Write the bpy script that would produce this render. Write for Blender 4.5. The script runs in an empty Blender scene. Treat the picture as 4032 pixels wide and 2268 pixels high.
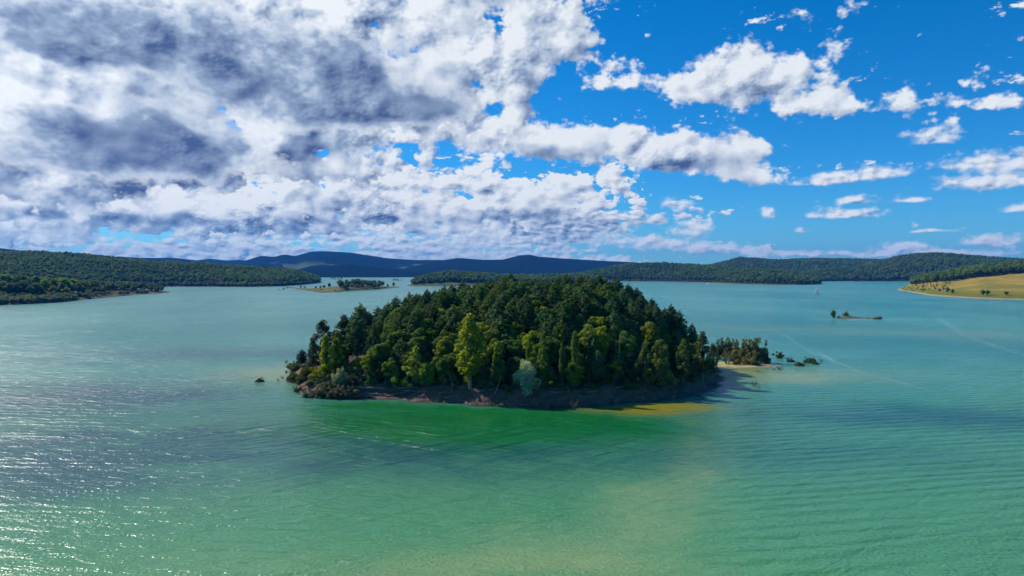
import bpy, bmesh, math, random
import numpy as np
from mathutils import Vector, Matrix

# ------------------------------------------------------------------ view geometry
F, CX, CY, HOR, CAMZ = 2688.0, 2016.0, 1134.0, 1068.0, 40.0
PITCH = math.atan((CY - HOR) / F)
def ray(px, py):
    a, b = (px - CX) / F, (CY - py) / F
    return Vector((a, math.cos(PITCH) + math.sin(PITCH) * b, -math.sin(PITCH) + math.cos(PITCH) * b))
def gp(px, py, z=0.0):
    """point of the level z seen along a sight line"""
    r = ray(px, py); t = (z - CAMZ) / r.z
    return Vector((r.x * t, r.y * t, z))
def ap(px, py, D):
    """point at forward distance D along a sight line"""
    r = ray(px, py); t = D / r.y
    return Vector((r.x * t, D, CAMZ + r.z * t))

S = bpy.context.scene
COL = S.collection
# ------------------------------------------------------------------ camera
cd = bpy.data.cameras.new('camera'); cam = bpy.data.objects.new('camera', cd); COL.objects.link(cam)
cd.sensor_width = 36.0; cd.lens = 36.0 * F / 4032.0
cam.location = (0, 0, CAMZ); cam.rotation_euler = (math.pi / 2 - PITCH, 0, 0)
cd.clip_start = 0.5; cd.clip_end = 60000
S.camera = cam

# ------------------------------------------------------------------ exposure
S.view_settings.view_transform = 'Standard'; S.view_settings.look = 'None'
S.view_settings.exposure = 0.1; S.view_settings.gamma = 1.0
S.view_settings.use_curve_mapping = False
S.render.engine = 'CYCLES'
S.cycles.use_denoising = True
try: S.cycles.denoiser = 'OPENIMAGEDENOISE'
except Exception: pass
S.cycles.use_adaptive_sampling = True; S.cycles.adaptive_threshold = 0.025; S.cycles.adaptive_min_samples = 12
S.cycles.max_bounces = 4; S.cycles.diffuse_bounces = 2; S.cycles.glossy_bounces = 2
S.cycles.transmission_bounces = 3; S.cycles.volume_bounces = 0; S.cycles.transparent_max_bounces = 6
S.cycles.sample_clamp_indirect = 4.0
S.cycles.caustics_reflective = False; S.cycles.caustics_refractive = False

SUN_AZ, SUN_EL = math.radians(-62), math.radians(40)     # azimuth measured from the view axis (+Y), positive to the right
sun_dir = Vector((math.sin(SUN_AZ) * math.cos(SUN_EL), math.cos(SUN_AZ) * math.cos(SUN_EL), math.sin(SUN_EL)))
sl = bpy.data.lights.new('sun', 'SUN'); sl.energy = 4.4; sl.angle = math.radians(0.53); sl.color = (1.0, 0.95, 0.86)
so = bpy.data.objects.new('sun', sl); COL.objects.link(so)
so.rotation_euler = (-sun_dir).to_track_quat('-Z', 'Y').to_euler(); so.location = sun_dir * 900

# ------------------------------------------------------------------ tiny node language
class NT:
    def __init__(s, tree): s.t = tree
    def new(s, kind, **kw):
        n = s.t.nodes.new(kind)
        for k, v in kw.items(): setattr(n, k, v)
        return n
    def put(s, sock, v):
        if isinstance(v, X): s.t.links.new(v.s, sock)
        elif hasattr(v, 'is_output'): s.t.links.new(v, sock)
        elif v is not None:
            if sock.type == 'RGBA' and len(v) == 3: v = (*v, 1.0)
            sock.default_value = v
    def m(s, op, a, b=None, c=None, clamp=False):
        n = s.new('ShaderNodeMath', operation=op, use_clamp=clamp)
        for i, v in enumerate((a, b, c)):
            if v is not None: s.put(n.inputs[i], v)
        return X(s, n.outputs[0])
    def v(s, op, a, b=None, c=None, scale=None):
        n = s.new('ShaderNodeVectorMath', operation=op)
        for i, w in enumerate((a, b, c)):
            if w is not None: s.put(n.inputs[i], w)
        if scale is not None: s.put(n.inputs['Scale'], scale)
        return X(s, n.outputs['Value'] if op in ('LENGTH', 'DOT_PRODUCT', 'DISTANCE') else n.outputs[0])
    def xyz(s, x, y, z):
        n = s.new('ShaderNodeCombineXYZ')
        for i, w in enumerate((x, y, z)): s.put(n.inputs[i], w)
        return X(s, n.outputs[0])
    def sep(s, v):
        n = s.new('ShaderNodeSeparateXYZ'); s.put(n.inputs[0], v)
        return [X(s, o) for o in n.outputs]
    def noise(s, vec, scale, detail=4, rough=0.5, lac=2.0, dist=0.0, dim='3D', out=0):
        n = s.new('ShaderNodeTexNoise', noise_dimensions=dim)
        s.put(n.inputs['Vector'], vec); s.put(n.inputs['Scale'], scale); s.put(n.inputs['Detail'], detail)
        s.put(n.inputs['Roughness'], rough); s.put(n.inputs['Lacunarity'], lac); s.put(n.inputs['Distortion'], dist)
        return X(s, n.outputs[out])
    def voro(s, vec, scale, detail=0, rough=0.5, feature='F1', dim='3D', smooth=0.4, out='Distance'):
        n = s.new('ShaderNodeTexVoronoi', feature=feature, voronoi_dimensions=dim)
        n.normalize = False
        s.put(n.inputs['Vector'], vec); s.put(n.inputs['Scale'], scale); s.put(n.inputs['Detail'], detail); s.put(n.inputs['Roughness'], rough)
        if feature == 'SMOOTH_F1': s.put(n.inputs['Smoothness'], smooth)
        return X(s, n.outputs[out])
    def ss(s, x, a, b, lo=0.0, hi=1.0, kind='SMOOTHSTEP'):
        n = s.new('ShaderNodeMapRange', interpolation_type=kind)
        if kind == 'LINEAR': n.clamp = True
        for k, w in (('Value', x), ('From Min', a), ('From Max', b), ('To Min', lo), ('To Max', hi)): s.put(n.inputs[k], w)
        return X(s, n.outputs[0])
    def mix(s, f, a, b, blend='MIX'):
        n = s.new('ShaderNodeMix', data_type='RGBA', blend_type=blend)
        n.clamp_factor = True
        s.put(n.inputs[0], f); s.put(n.inputs[6], a); s.put(n.inputs[7], b)
        return X(s, n.outputs[2])
    def blob(s, vec, c, r, w, acc=None, rot=0.0):
        """acc + w * exp(-|((vec-c) rotated) / r|^2)"""
        if rot:
            q = s.new('ShaderNodeVectorRotate', rotation_type='Z_AXIS')
            s.put(q.inputs['Vector'], vec); s.put(q.inputs['Center'], (c[0], c[1], 0)); s.put(q.inputs['Angle'], -rot)
            vec = X(s, q.outputs[0])
        k = (1.0 / r[0], 1.0 / r[1], 0.0)
        d = s.v('MULTIPLY_ADD', vec, k, (-c[0] * k[0], -c[1] * k[1], 0.0))
        g = s.m('POWER', math.exp(-1.0), s.v('DOT_PRODUCT', d, d))
        return s.m('MULTIPLY_ADD', g, w, 0.0 if acc is None else acc)
class X:
    def __init__(s, n, sock): s.n, s.s = n, sock
    def __add__(s, o): return s.n.m('ADD', s, o)
    __radd__ = __add__
    def __sub__(s, o): return s.n.m('SUBTRACT', s, o)
    def __rsub__(s, o): return s.n.m('SUBTRACT', o, s)
    def __mul__(s, o): return s.n.m('MULTIPLY', s, o)
    __rmul__ = __mul__
    def __truediv__(s, o): return s.n.m('DIVIDE', s, o)
    def __pow__(s, o): return s.n.m('POWER', s, o)

# ------------------------------------------------------------------ world: physical sky with banks of cumulus
# clouds by bank: photograph x, y, half width, half height above, half height below, weight  (turned into azimuth and elevation)
TOP_BANK = [(150, 120, 760, 330, 300, 1.0), (950, 150, 640, 330, 330, 1.0), (1600, 170, 520, 330, 330, 1.0), (2130, 90, 260, 190, 160, .8), (1880, 350, 230, 150, 90, .55),
            (60, 480, 420, 170, 130, .7), (560, 590, 470, 160, 120, 1.1), (1150, 520, 260, 120, 80, .5), (-700, 300, 700, 400, 400, .8), (-300, -700, 1500, 500, 500, .8), (-2500, -200, 1500, 900, 900, .8)]
TOP_DARK = [(720, 130, 430, 130, 140, 1.05), (400, 235, 260, 60, 45, .6), (560, 590, 450, 140, 95, 1.5), (1410, 280, 230, 150, 130, .85), (1290, 450, 210, 100, 65, 1.1), (1700, 420, 260, 70, 75, 1.05),
            (930, 330, 150, 80, 70, .85), (1800, 130, 140, 130, 110, .5), (60, 70, 230, 100, 90, .55)]
MID_BANK = [(1900, 520, 230, 70, 60, .7), (2150, 555, 280, 80, 75, 1.0), (2480, 575, 220, 70, 80, .8), (2760, 600, 280, 90, 90, 1.0), (2960, 690, 130, 60, 40, .8), (2960, 290, 240, 120, 110, 1.1), (2800, 360, 150, 70, 50, .6), (2900, 505, 260, 40, 40, -.5), (2440, 320, 150, 65, 50, .75), (3250, 430, 150, 75, 55, .8),
            (3560, 380, 55, 70, 50, .55), (3860, 405, 190, 50, 28, .75), (1750, 500, 140, 60, 60, .7), (3330, 40, 260, 60, 50, .42), (1340, 560, 190, 60, 50, .6)]
MID_DARK = [(2780, 640, 260, 60, 60, .6), (2080, 600, 250, 40, 40, .35), (2950, 410, 190, 60, 50, .45)]
LOW_BANK = [(2110, 800, 340, 95, 55, 1.0), (2200, 720, 130, 60, 50, .8), (1330, 760, 430, 100, 60, 1.0), (1300, 690, 330, 60, 50, .6), (1860, 705, 150, 45, 28, .8), (500, 800, 650, 110, 60, .9), (900, 850, 600, 80, 60, .8), (2480, 690, 150, 60, 60, .55),
            (1700, 880, 700, 70, 60, .7), (-300, 800, 500, 120, 80, .9), (350, 930, 500, 60, 50, .6)]
LOW_DARK = [(1330, 800, 380, 45, 40, .55), (2110, 850, 300, 40, 30, .6), (700, 870, 550, 40, 30, .45), (250, 830, 330, 40, 40, .25), (1500, 870, 330, 25, 25, .6)]
SMALL = [(3467, 688, 85, 36, 20, 1.0), (3250, 712, 110, 34, 18, 1.0), (3690, 535, 110, 46, 30, .8), (3900, 645, 150, 42, 24, .9), (3920, 722, 150, 38, 22, 1.0), (3330, 842, 150, 28, 16, 1.0), (3365, 785, 80, 20, 12, .8),
         (2665, 805, 80, 30, 22, .8), (3170, 910, 34, 16, 8, 1.0), (2740, 890, 70, 42, 24, .9), (3910, 952, 95, 34, 16, 1.0), (3020, 835, 42, 34, 26, .75), (4020, 826, 70, 20, 12, .9), (3690, 912, 40, 10, 6, .9), (3610, 915, 35, 9, 6, .7),
         (3600, 792, 75, 16, 10, .8), (3560, 975, 90, 26, 12, .9), (3760, 1000, 260, 16, 12, .8), (3300, 1000, 330, 14, 12, .7), (2900, 985, 200, 24, 16, .8), (2560, 960, 260, 50, 30, .8)]
CLOUD_DARKCOL, CLOUD_MIDCOL, CLOUD_LITCOL = (0.070, 0.122, 0.275), (0.365, 0.47, 0.64), (0.86, 0.91, 0.96)
def make_world():
    w = bpy.data.worlds.new('World'); S.world = w; w.use_nodes = True
    t = w.node_tree; t.nodes.clear(); n = NT(t)
    out = n.new('ShaderNodeOutputWorld')
    sky = n.new('ShaderNodeTexSky', sky_type='NISHITA'); sky.sun_disc = False
    sky.sun_elevation = SUN_EL; sky.sun_rotation = SUN_AZ; sky.altitude = 300
    sky.air_density = 1.0; sky.dust_density = 0.2; sky.ozone_density = 3.0
    grade = n.mix(1.0, X(n, sky.outputs[0]), SKY_TINT, 'MULTIPLY')
    hs = n.new('ShaderNodeHueSaturation'); n.put(hs.inputs['Saturation'], SKY_SAT); n.put(hs.inputs['Color'], grade)
    bg1 = n.new('ShaderNodeBackground'); t.links.new(hs.outputs[0], bg1.inputs[0]); n.put(bg1.inputs[1], 0.10)

    d = X(n, n.new('ShaderNodeTexCoord').outputs['Generated'])
    dx, dy, dz = n.sep(d)
    el = n.m('ARCSINE', dz); az = n.m('ARCTAN2', dx, dy)
    ae = n.xyz(az, el, 0.0)
    P = n.v('SCALE', d, scale=F / 100.0)                         # one unit is 100 pixels of the photograph
    wv = n.v('SUBTRACT', n.noise(P, 0.55, 2, 0.6, out=1), (0.5, 0.5, 0.5))
    wob = n.v('MULTIPLY_ADD', wv, (150 / F, 80 / F, 0), ae)
    def A(px, py):
        r = ray(px, py).normalized()
        return math.atan2(r.x, r.y), math.asin(r.z)
    def bank(blobs, vec):
        acc = 0.0
        for px, py, rx, up, dn, wt in blobs:
            c = A(px, py)
            m = (F / rx, (F / up + F / dn) / 2, 0.0)
            q = n.v('MULTIPLY_ADD', vec, m, (-c[0] * m[0], -c[1] * m[1], 0.0))
            k = (F / up - F / dn) / 2 / m[1]                         # steeper or flatter above the base line than below it
            if abs(k) > .02: q = n.v('MULTIPLY_ADD', n.v('ABSOLUTE', q), (0.0, k, 0.0), q)
            acc = n.m('MULTIPLY_ADD', n.m('POWER', math.exp(-1.0), n.v('DOT_PRODUCT', q, q)), wt, acc)
        return acc
    # direction towards the sun as seen on the sky: up and to the left
    SUNV = (-0.75, 0.0, 0.66)
    grain = n.ss(n.noise(P, 0.30, 1, 0.5), 0.32, 0.66)              # where the clouds are crisp and where they are soft
    state = {'acc': None, 'T': None}
    def over(col, a):
        if state['acc'] is None:
            state['acc'] = n.v('SCALE', col, scale=a); state['T'] = n.m('SUBTRACT', 1.0, a)
        else:                                                       # laid from far to near
            k = n.m('SUBTRACT', 1.0, a)
            state['acc'] = n.v('ADD', n.v('SCALE', state['acc'], scale=k), n.v('SCALE', col, scale=a)); state['T'] = state['T'] * k
    def tint(L):
        L = n.m('MINIMUM', n.m('MAXIMUM', L, 0.0), 1.05)
        c1 = n.mix(n.ss(L, 0.0, 0.5, kind='LINEAR'), CLOUD_DARKCOL, CLOUD_MIDCOL)
        return n.mix(n.ss(L, 0.45, 1.02, kind='LINEAR'), c1, CLOUD_LITCOL)
    def layer(cov, covs, dark, f, sq, amp, seed, edge, thr, push=0.18, oct_=3, base=0.90, fine=1.0, lim=1.1, wa=1.0, wr=1.5, wh=0.55, top=0.8, dense=False):
        """cov: how much cloud the bank holds here; covs: the same a little nearer to the sun"""
        def low(vec, o):
            q = n.v('MULTIPLY_ADD', vec, (f, f, f * sq), seed)
            return n.m('MULTIPLY_ADD', n.m('ABSOLUTE', n.noise(q, 1.0, 0, 0.45) - 0.5), wa, (n.noise(q, 1.9, o, 0.60, 2.1) - 0.5) * wr)
        def high(vec, o):
            q = n.v('MULTIPLY_ADD', vec, (f * 7.3, f * 7.3, f * sq * 7.3), seed)
            return (n.noise(q, 1.0, o, 0.60, 2.1) - 0.5) * wh
        l1, h1 = low(P, oct_), high(P, 3)
        l2 = low(n.v('ADD', P, tuple(push / f * c for c in SUNV)), 1); h2 = high(n.v('ADD', P, tuple(push / f / 6.0 * c for c in SUNV)), 1)
        den = n.m('MINIMUM', cov, lim) + (l1 + h1 - wa * 0.15) * amp - thr
        a = n.ss(den, 0.0, edge)
        rel = n.m('MULTIPLY', l1 - l2, grain * (0.55 * fine) + 0.95 * fine) + n.m('MULTIPLY', h1 - h2, grain * (2.0 * fine) + 0.12)
        L = base + rel
        if covs is not None: L = L + n.m('MINIMUM', n.m('MAXIMUM', cov - covs, -0.5), 0.22) * top
        if dense:                                                   # thick cloud seen from below: dark body, paler thin rim
            L = L - n.ss(den, 0.02, 0.80) * 0.74 + 0.06 - n.m('MULTIPLY', l1, 0.16)
            L = n.m('MAXIMUM', L, 0.0)
        else:
            L = L - n.ss(den, 0.15, 1.2) * 0.14
        if dark is not None:
            L = L - n.m('MULTIPLY', n.ss(dark, 0.10, 1.0), n.ss(den, 0.0, 0.3)) * 0.62
        over(tint(L), a)
    def two(blobs, w_, up, lft=0.6):
        s_ = n.v('ADD', w_, (-lft * up / F, up / F, 0.0))
        return bank(blobs, w_), bank(blobs, s_)
    # rows of far cumulus along the horizon, thinning out to the right
    left = n.ss(az, A(3000, 800)[0], A(1900, 800)[0])
    low = n.ss(el, A(2016, 740)[1], A(2016, 900)[1])
    rows = n.noise(n.v('MULTIPLY', P, (0.16, 0.16, 1.15)), 1.0, 2, 0.5)
    rows = (rows - 0.5) * 2.3
    covr = rows + n.m('MULTIPLY', left, low) * 0.80 + n.ss(el, A(2016, 960)[1], A(2016, 1050)[1]) * 0.12
    rowdark = n.ss(n.noise(n.v('MULTIPLY_ADD', P, (0.16, 0.16, 1.15), (0, 0, 0.35)), 1.0, 1, 0.5), 0.46, 0.70) * 0.55
    layer(covr, None, rowdark, 1.25, 2.1, 0.80, (3.1, 7.7, 1.3), 0.24, 0.36, base=0.84, fine=0.80, wa=1.2, wh=0.35)
    layer(*two(LOW_BANK, wob, 26), bank(LOW_DARK, wob), 0.66, 1.5, 1.05, (8.3, 1.9, 4.4), 0.15, 0.52, lim=1.0, fine=0.95, wa=1.4, base=0.90, top=1.1)
    layer(*two(SMALL, n.v('MULTIPLY_ADD', wv, (60 / F, 26 / F, 0), ae), 9), None, 1.0, 1.6, 0.75, (1.3, 2.9, 9.4), 0.60, 0.26, oct_=2, wh=0.35, top=0.8)
    layer(*two(MID_BANK, wob, 34), bank(MID_DARK, wob), 0.46, 1.35, 1.0, (5.3, 6.1, 2.4), 0.30, 0.36, fine=0.9, wr=1.6, base=0.88, wh=0.42)
    layer(*two(TOP_BANK, wob, 45), None, 0.36, 1.25, 1.25, (2.3, 9.1, 6.4), 0.24, 0.46, lim=1.08, fine=1.05, wa=1.0, wr=1.9, base=0.80, wh=0.50, top=0.8)
    layer(bank(TOP_DARK, n.v('MULTIPLY_ADD', wv, (130 / F, 60 / F, 0), ae)), None, None, 0.40, 1.5, 0.85, (7.9, 3.3, 1.4), 0.40, 0.34, lim=1.4, fine=0.50, wa=0.6, wr=1.5, wh=0.5, base=0.86, dense=True)
    alpha = n.m('SUBTRACT', 1.0, state['T'])
    col = n.v('SCALE', state['acc'], scale=n.m('DIVIDE', 1.0, n.m('MAXIMUM', alpha, 0.001)))
    alpha = n.m('MULTIPLY', alpha, n.ss(el, 0.0, 0.10) * 0.22 + 0.78)
    alpha = alpha * n.ss(dz, -0.01, 0.004)
    # clouds scatter sunlight forwards: brighter the nearer they stand to the sun
    glow = n.m('POWER', n.m('MAXIMUM', n.v('DOT_PRODUCT', d, tuple(sun_dir)), 0.0), 5.0)
    col = n.v('SCALE', col, scale=glow * 0.35 + 0.90)
    bg2 = n.new('ShaderNodeBackground'); n.put(bg2.inputs[0], col); n.put(bg2.inputs[1], 1.0)
    mx = n.new('ShaderNodeMixShader'); n.put(mx.inputs[0], alpha)
    t.links.new(bg1.outputs[0], mx.inputs[1]); t.links.new(bg2.outputs[0], mx.inputs[2])
    t.links.new(mx.outputs[0], out.inputs[0])
    w.cycles.sampling_method = 'NONE'
SKY_TINT, SKY_SAT = (0.42, 0.86, 1.24), 1.12
make_world()

# ------------------------------------------------------------------ helpers
rng = np.random.default_rng(11); random.seed(5)
def link(o, parent=None):
    COL.objects.link(o)
    if parent is not None: o.parent = parent
    return o
def tag(o, label=None, cat=None, group=None, kind=None):
    for k, v in (('label', label), ('category', cat), ('group', group), ('kind', kind)):
        if v: o[k] = v
    return o
def empty(name, loc, rz=0.0, sc=1.0):
    o = bpy.data.objects.new(name, None); o.empty_display_size = 0.2
    o.location = loc; o.rotation_euler = (0, 0, rz)
    o.scale = (sc, sc, sc) if not hasattr(sc, '__len__') else sc
    return link(o)
def mesh_from(name, V, faces, mats=(), shade=None, smooth=False, midx=None):
    """V (n,3); faces: list of index arrays (m,k) of equal k, or one list of tuples"""
    me = bpy.data.meshes.new(name)
    V = np.asarray(V, dtype=np.float32)
    groups = [np.asarray(f, dtype=np.int32) for f in faces if len(f)]
    nl = sum(g.size for g in groups); nf = sum(len(g) for g in groups)
    me.vertices.add(len(V)); me.vertices.foreach_set('co', V.ravel())
    me.loops.add(nl); me.loops.foreach_set('vertex_index', np.concatenate([g.ravel() for g in groups]))
    me.polygons.add(nf)
    tot = np.concatenate([np.full(len(g), g.shape[1], dtype=np.int32) for g in groups])
    me.polygons.foreach_set('loop_start', np.concatenate([[0], np.cumsum(tot)[:-1]]).astype(np.int32))
    if midx is not None: me.polygons.foreach_set('material_index', np.asarray(midx, dtype=np.int32))
    if smooth: me.polygons.foreach_set('use_smooth', np.ones(nf, dtype=bool))
    for m in mats: me.materials.append(m)
    if shade is not None:
        a = me.attributes.new('tone', 'FLOAT', 'POINT'); a.data.foreach_set('value', np.asarray(shade, dtype=np.float32))
    me.update(calc_edges=True); me.validate()
    return me
def obj(name, me, parent=None):
    return link(bpy.data.objects.new(name, me), parent)
class MB:
    """collects quads / tris with numpy and joins them"""
    def __init__(s): s.V, s.Q, s.T, s.S, s.n = [], [], [], [], 0
    def add(s, V, Q=None, T=None, tone=0.5):
        V = np.asarray(V, dtype=np.float64)
        s.V.append(V)
        if Q is not None and len(Q): s.Q.append(np.asarray(Q) + s.n)
        if T is not None and len(T): s.T.append(np.asarray(T) + s.n)
        s.S.append(np.broadcast_to(np.asarray(tone, dtype=np.float64), (len(V),)))
        s.n += len(V)
    def mesh(s, name, mat, smooth=False):
        f = []
        if s.Q: f.append(np.concatenate(s.Q))
        if s.T: f.append(np.concatenate(s.T))
        return mesh_from(name, np.concatenate(s.V), f, [mat], np.concatenate(s.S), smooth)
def tube(mb, pts, radii, sides=6, tone=0.5):
    pts = [np.asarray(p, dtype=float) for p in pts]
    rings = []
    for i, p in enumerate(pts):
        d = pts[min(i + 1, len(pts) - 1)] - pts[max(i - 1, 0)]
        d = d / (np.linalg.norm(d) + 1e-9)
        a = np.cross(d, (0.13, 0.97, 0.21)); a /= np.linalg.norm(a) + 1e-9
        b = np.cross(d, a)
        th = np.arange(sides) / sides * 2 * math.pi
        rings.append(p + radii[i] * (np.cos(th)[:, None] * a + np.sin(th)[:, None] * b))
    V = np.concatenate(rings + [pts[-1][None, :] + 0])
    Q = []
    for i in range(len(pts) - 1):
        for k in range(sides):
            k2 = (k + 1) % sides
            Q.append((i * sides + k, i * sides + k2, (i + 1) * sides + k2, (i + 1) * sides + k))
    tip = len(V) - 1; o = (len(pts) - 1) * sides
    T = [(o + k, o + (k + 1) % sides, tip) for k in range(sides)]
    mb.add(V, Q, T, tone)
def unit(a): return a / (np.linalg.norm(a, axis=-1, keepdims=True) + 1e-9)
def leaves(mb, C, N, size, R, tone, aspect=1.0, tri=False):
    """small leaf sprays: centre C, facing N"""
    n = len(C)
    rnd = R.normal(size=(n, 3)); t = unit(np.cross(N, rnd)); b = np.cross(N, t)
    s = np.broadcast_to(np.asarray(size), (n,))[:, None] * R.uniform(.7, 1.3, (n, 1))
    t = t * s * aspect; b = b * s
    bend = N * s * R.uniform(-.25, .25, (n, 1))
    if tri:
        V = np.stack([C - t * .5, C + t * .5, C + b * 1.3 + bend], 1).reshape(-1, 3)
        mb.add(V, T=np.arange(3 * n).reshape(n, 3), tone=np.repeat(tone, 3))
    else:
        V = np.stack([C - b + bend, C + t * .62, C + b + bend, C - t * .62], 1).reshape(-1, 3)
        mb.add(V, Q=np.arange(4 * n).reshape(n, 4), tone=np.repeat(tone, 4))
_ico = None
def ico(sub=2):
    bm = bmesh.new(); bmesh.ops.create_icosphere(bm, subdivisions=sub, radius=1.0)
    V = np.array([v.co[:] for v in bm.verts]); T = np.array([[v.index for v in f.verts] for f in bm.faces]); bm.free()
    return V, T
ICO1, ICO2 = ico(1), ico(2)
def lump(mb, c, r, R, tone, sub=2, rough=0.2):
    V, T = ICO2 if sub == 2 else ICO1
    d = 1 + R.normal(size=(len(V), 1)) * rough
    mb.add(V * d * np.asarray(r) + np.asarray(c), T=T, tone=tone)
def smooth01(x): x = np.clip(x, 0, 1); return x * x * (3 - 2 * x)
# value noise on numpy arrays for the shape of the land
_tab = np.random.default_rng(3).random((256, 256))
def vnoise(x, y, f, octs=4, g=.5):
    x = np.asarray(x, dtype=float) * f; y = np.asarray(y, dtype=float) * f
    o = np.zeros(np.broadcast(x, y).shape); a = 1.0; tot = 0
    for k in range(octs):
        xi = np.floor(x).astype(int); yi = np.floor(y).astype(int); u = x - xi; v = y - yi
        u = u * u * (3 - 2 * u); v = v * v * (3 - 2 * v)
        T = lambda i, j: _tab[(i + 17 * k) % 256, (j + 31 * k) % 256]
        o = o + a * ((T(xi, yi) * (1 - u) + T(xi + 1, yi) * u) * (1 - v) + (T(xi, yi + 1) * (1 - u) + T(xi + 1, yi + 1) * u) * v)
        tot += a; a *= g; x = x * 2.03; y = y * 2.03
    return o / tot - .5

# ------------------------------------------------------------------ materials
def mat(name):
    m = bpy.data.materials.new(name); m.use_nodes = True; m.node_tree.nodes.clear()
    n = NT(m.node_tree); out = n.new('ShaderNodeOutputMaterial')
    return m, n, out
def principled(n, out, col, rough=0.8, normal=None, spec=0.3, **kw):
    p = n.new('ShaderNodeBsdfPrincipled'); n.put(p.inputs['Base Color'], col); n.put(p.inputs['Roughness'], rough)
    n.put(p.inputs['Specular IOR Level'], spec)
    if normal is not None: n.put(p.inputs['Normal'], normal)
    for k, v in kw.items(): n.put(p.inputs[k], v)
    n.t.links.new(p.outputs[0], out.inputs[0]); return p
def bump(n, h, strength=0.5, dist=1.0, normal=None):
    b = n.new('ShaderNodeBump'); n.put(b.inputs['Strength'], strength); n.put(b.inputs['Distance'], dist); n.put(b.inputs['Height'], h)
    if normal is not None: n.put(b.inputs['Normal'], normal)
    return X(n, b.outputs[0])
def pos(n): return X(n, n.new('ShaderNodeNewGeometry').outputs['Position'])
def leaf_mat(name, base=None, translucent=0.35, ramp=None):
    """foliage: colour of the tree (object colour, or a spread over a ramp) varied leaf by leaf; light also shines through"""
    m, n, out = mat(name)
    oi = n.new('ShaderNodeObjectInfo')
    tone = X(n, n.new('ShaderNodeAttribute', attribute_name='tone').outputs['Fac'])
    if ramp:
        r = n.new('ShaderNodeValToRGB'); n.put(r.inputs[0], X(n, oi.outputs['Random']))
        el = r.color_ramp.elements
        while len(el) < len(ramp): el.new(0.5)
        for e, (p_, c) in zip(el, ramp): e.position = p_; e.color = (*c, 1)
        c = X(n, r.outputs[0])
        big = n.noise(pos(n), 0.012, 2, 0.5)
        c = n.v('SCALE', c, scale=big * 1.1 + 0.45)
    else:
        c = X(n, oi.outputs['Color'])
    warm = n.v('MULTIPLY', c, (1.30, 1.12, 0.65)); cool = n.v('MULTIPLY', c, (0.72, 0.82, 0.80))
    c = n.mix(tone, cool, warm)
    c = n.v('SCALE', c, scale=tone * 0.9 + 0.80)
    df = n.new('ShaderNodeBsdfPrincipled'); n.put(df.inputs['Base Color'], c); n.put(df.inputs['Roughness'], 0.6); n.put(df.inputs['Specular IOR Level'], 0.12)
    tr = n.new('ShaderNodeBsdfTranslucent'); n.put(tr.inputs[0], n.v('MULTIPLY', c, (1.25, 1.3, 0.6)))
    mx = n.new('ShaderNodeMixShader'); n.put(mx.inputs[0], translucent)
    n.t.links.new(df.outputs[0], mx.inputs[1]); n.t.links.new(tr.outputs[0], mx.inputs[2]); n.t.links.new(mx.outputs[0], out.inputs[0])
    return m
M = {}
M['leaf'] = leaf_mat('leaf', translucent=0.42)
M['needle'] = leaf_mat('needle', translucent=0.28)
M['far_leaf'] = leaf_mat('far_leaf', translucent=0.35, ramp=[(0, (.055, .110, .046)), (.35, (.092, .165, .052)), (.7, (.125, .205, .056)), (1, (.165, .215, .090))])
M['far_pale'] = leaf_mat('far_pale', translucent=0.35, ramp=[(0, (.12, .155, .105)), (.5, (.18, .215, .155)), (1, (.11, .15, .09))])
def bark_mat(name, c1, c2):
    m, n, out = mat(name)
    p_ = X(n, n.new('ShaderNodeTexCoord').outputs['Object'])
    f = n.noise(n.v('MULTIPLY', p_, (1, 1, .25)), 3.0, 4, .6)
    principled(n, out, n.mix(f, c1, c2), 0.9, bump(n, f, .6, .05)); return m
M['bark'] = bark_mat('bark', (.055, .042, .032), (.14, .115, .09))
M['pale_bark'] = bark_mat('pale_bark', (.16, .15, .12), (.33, .31, .26))
M['dead_wood'] = bark_mat('dead_wood', (.17, .14, .11), (.38, .33, .275))

def soil_mat():
    m, n, out = mat('island_soil')
    p_ = pos(n); px_, py_, pz_ = n.sep(p_)
    a = n.noise(p_, .35, 5, .62); b = n.noise(p_, 2.2, 4, .6); fine = n.noise(p_, 9.0, 3, .6)
    strata = n.noise(n.v('MULTIPLY', p_, (.12, .12, 3.2)), 1.0, 3, .55)
    c = n.mix(n.ss(a, .35, .65), (.105, .056, .030), (.185, .108, .058))
    c = n.mix(n.ss(strata, .45, .62) * .5, c, (.16, .122, .088))
    c = n.mix(n.ss(b, .5, .75) * .6, c, (.06, .045, .032))
    litter = n.ss(pz_ + a * 2.0, 4.6, 6.5)
    c = n.mix(litter, c, (.045, .038, .020))
    wet = n.ss(pz_ + b * .35, .25, .75)
    c = n.mix(wet, (.045, .033, .024), c)
    principled(n, out, c, n.mix(wet, (.35,) * 3, (.92,) * 3), bump(n, b * .6 + fine * .25 + strata * .5, .8, .35)); return m
M['soil'] = soil_mat()
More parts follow.
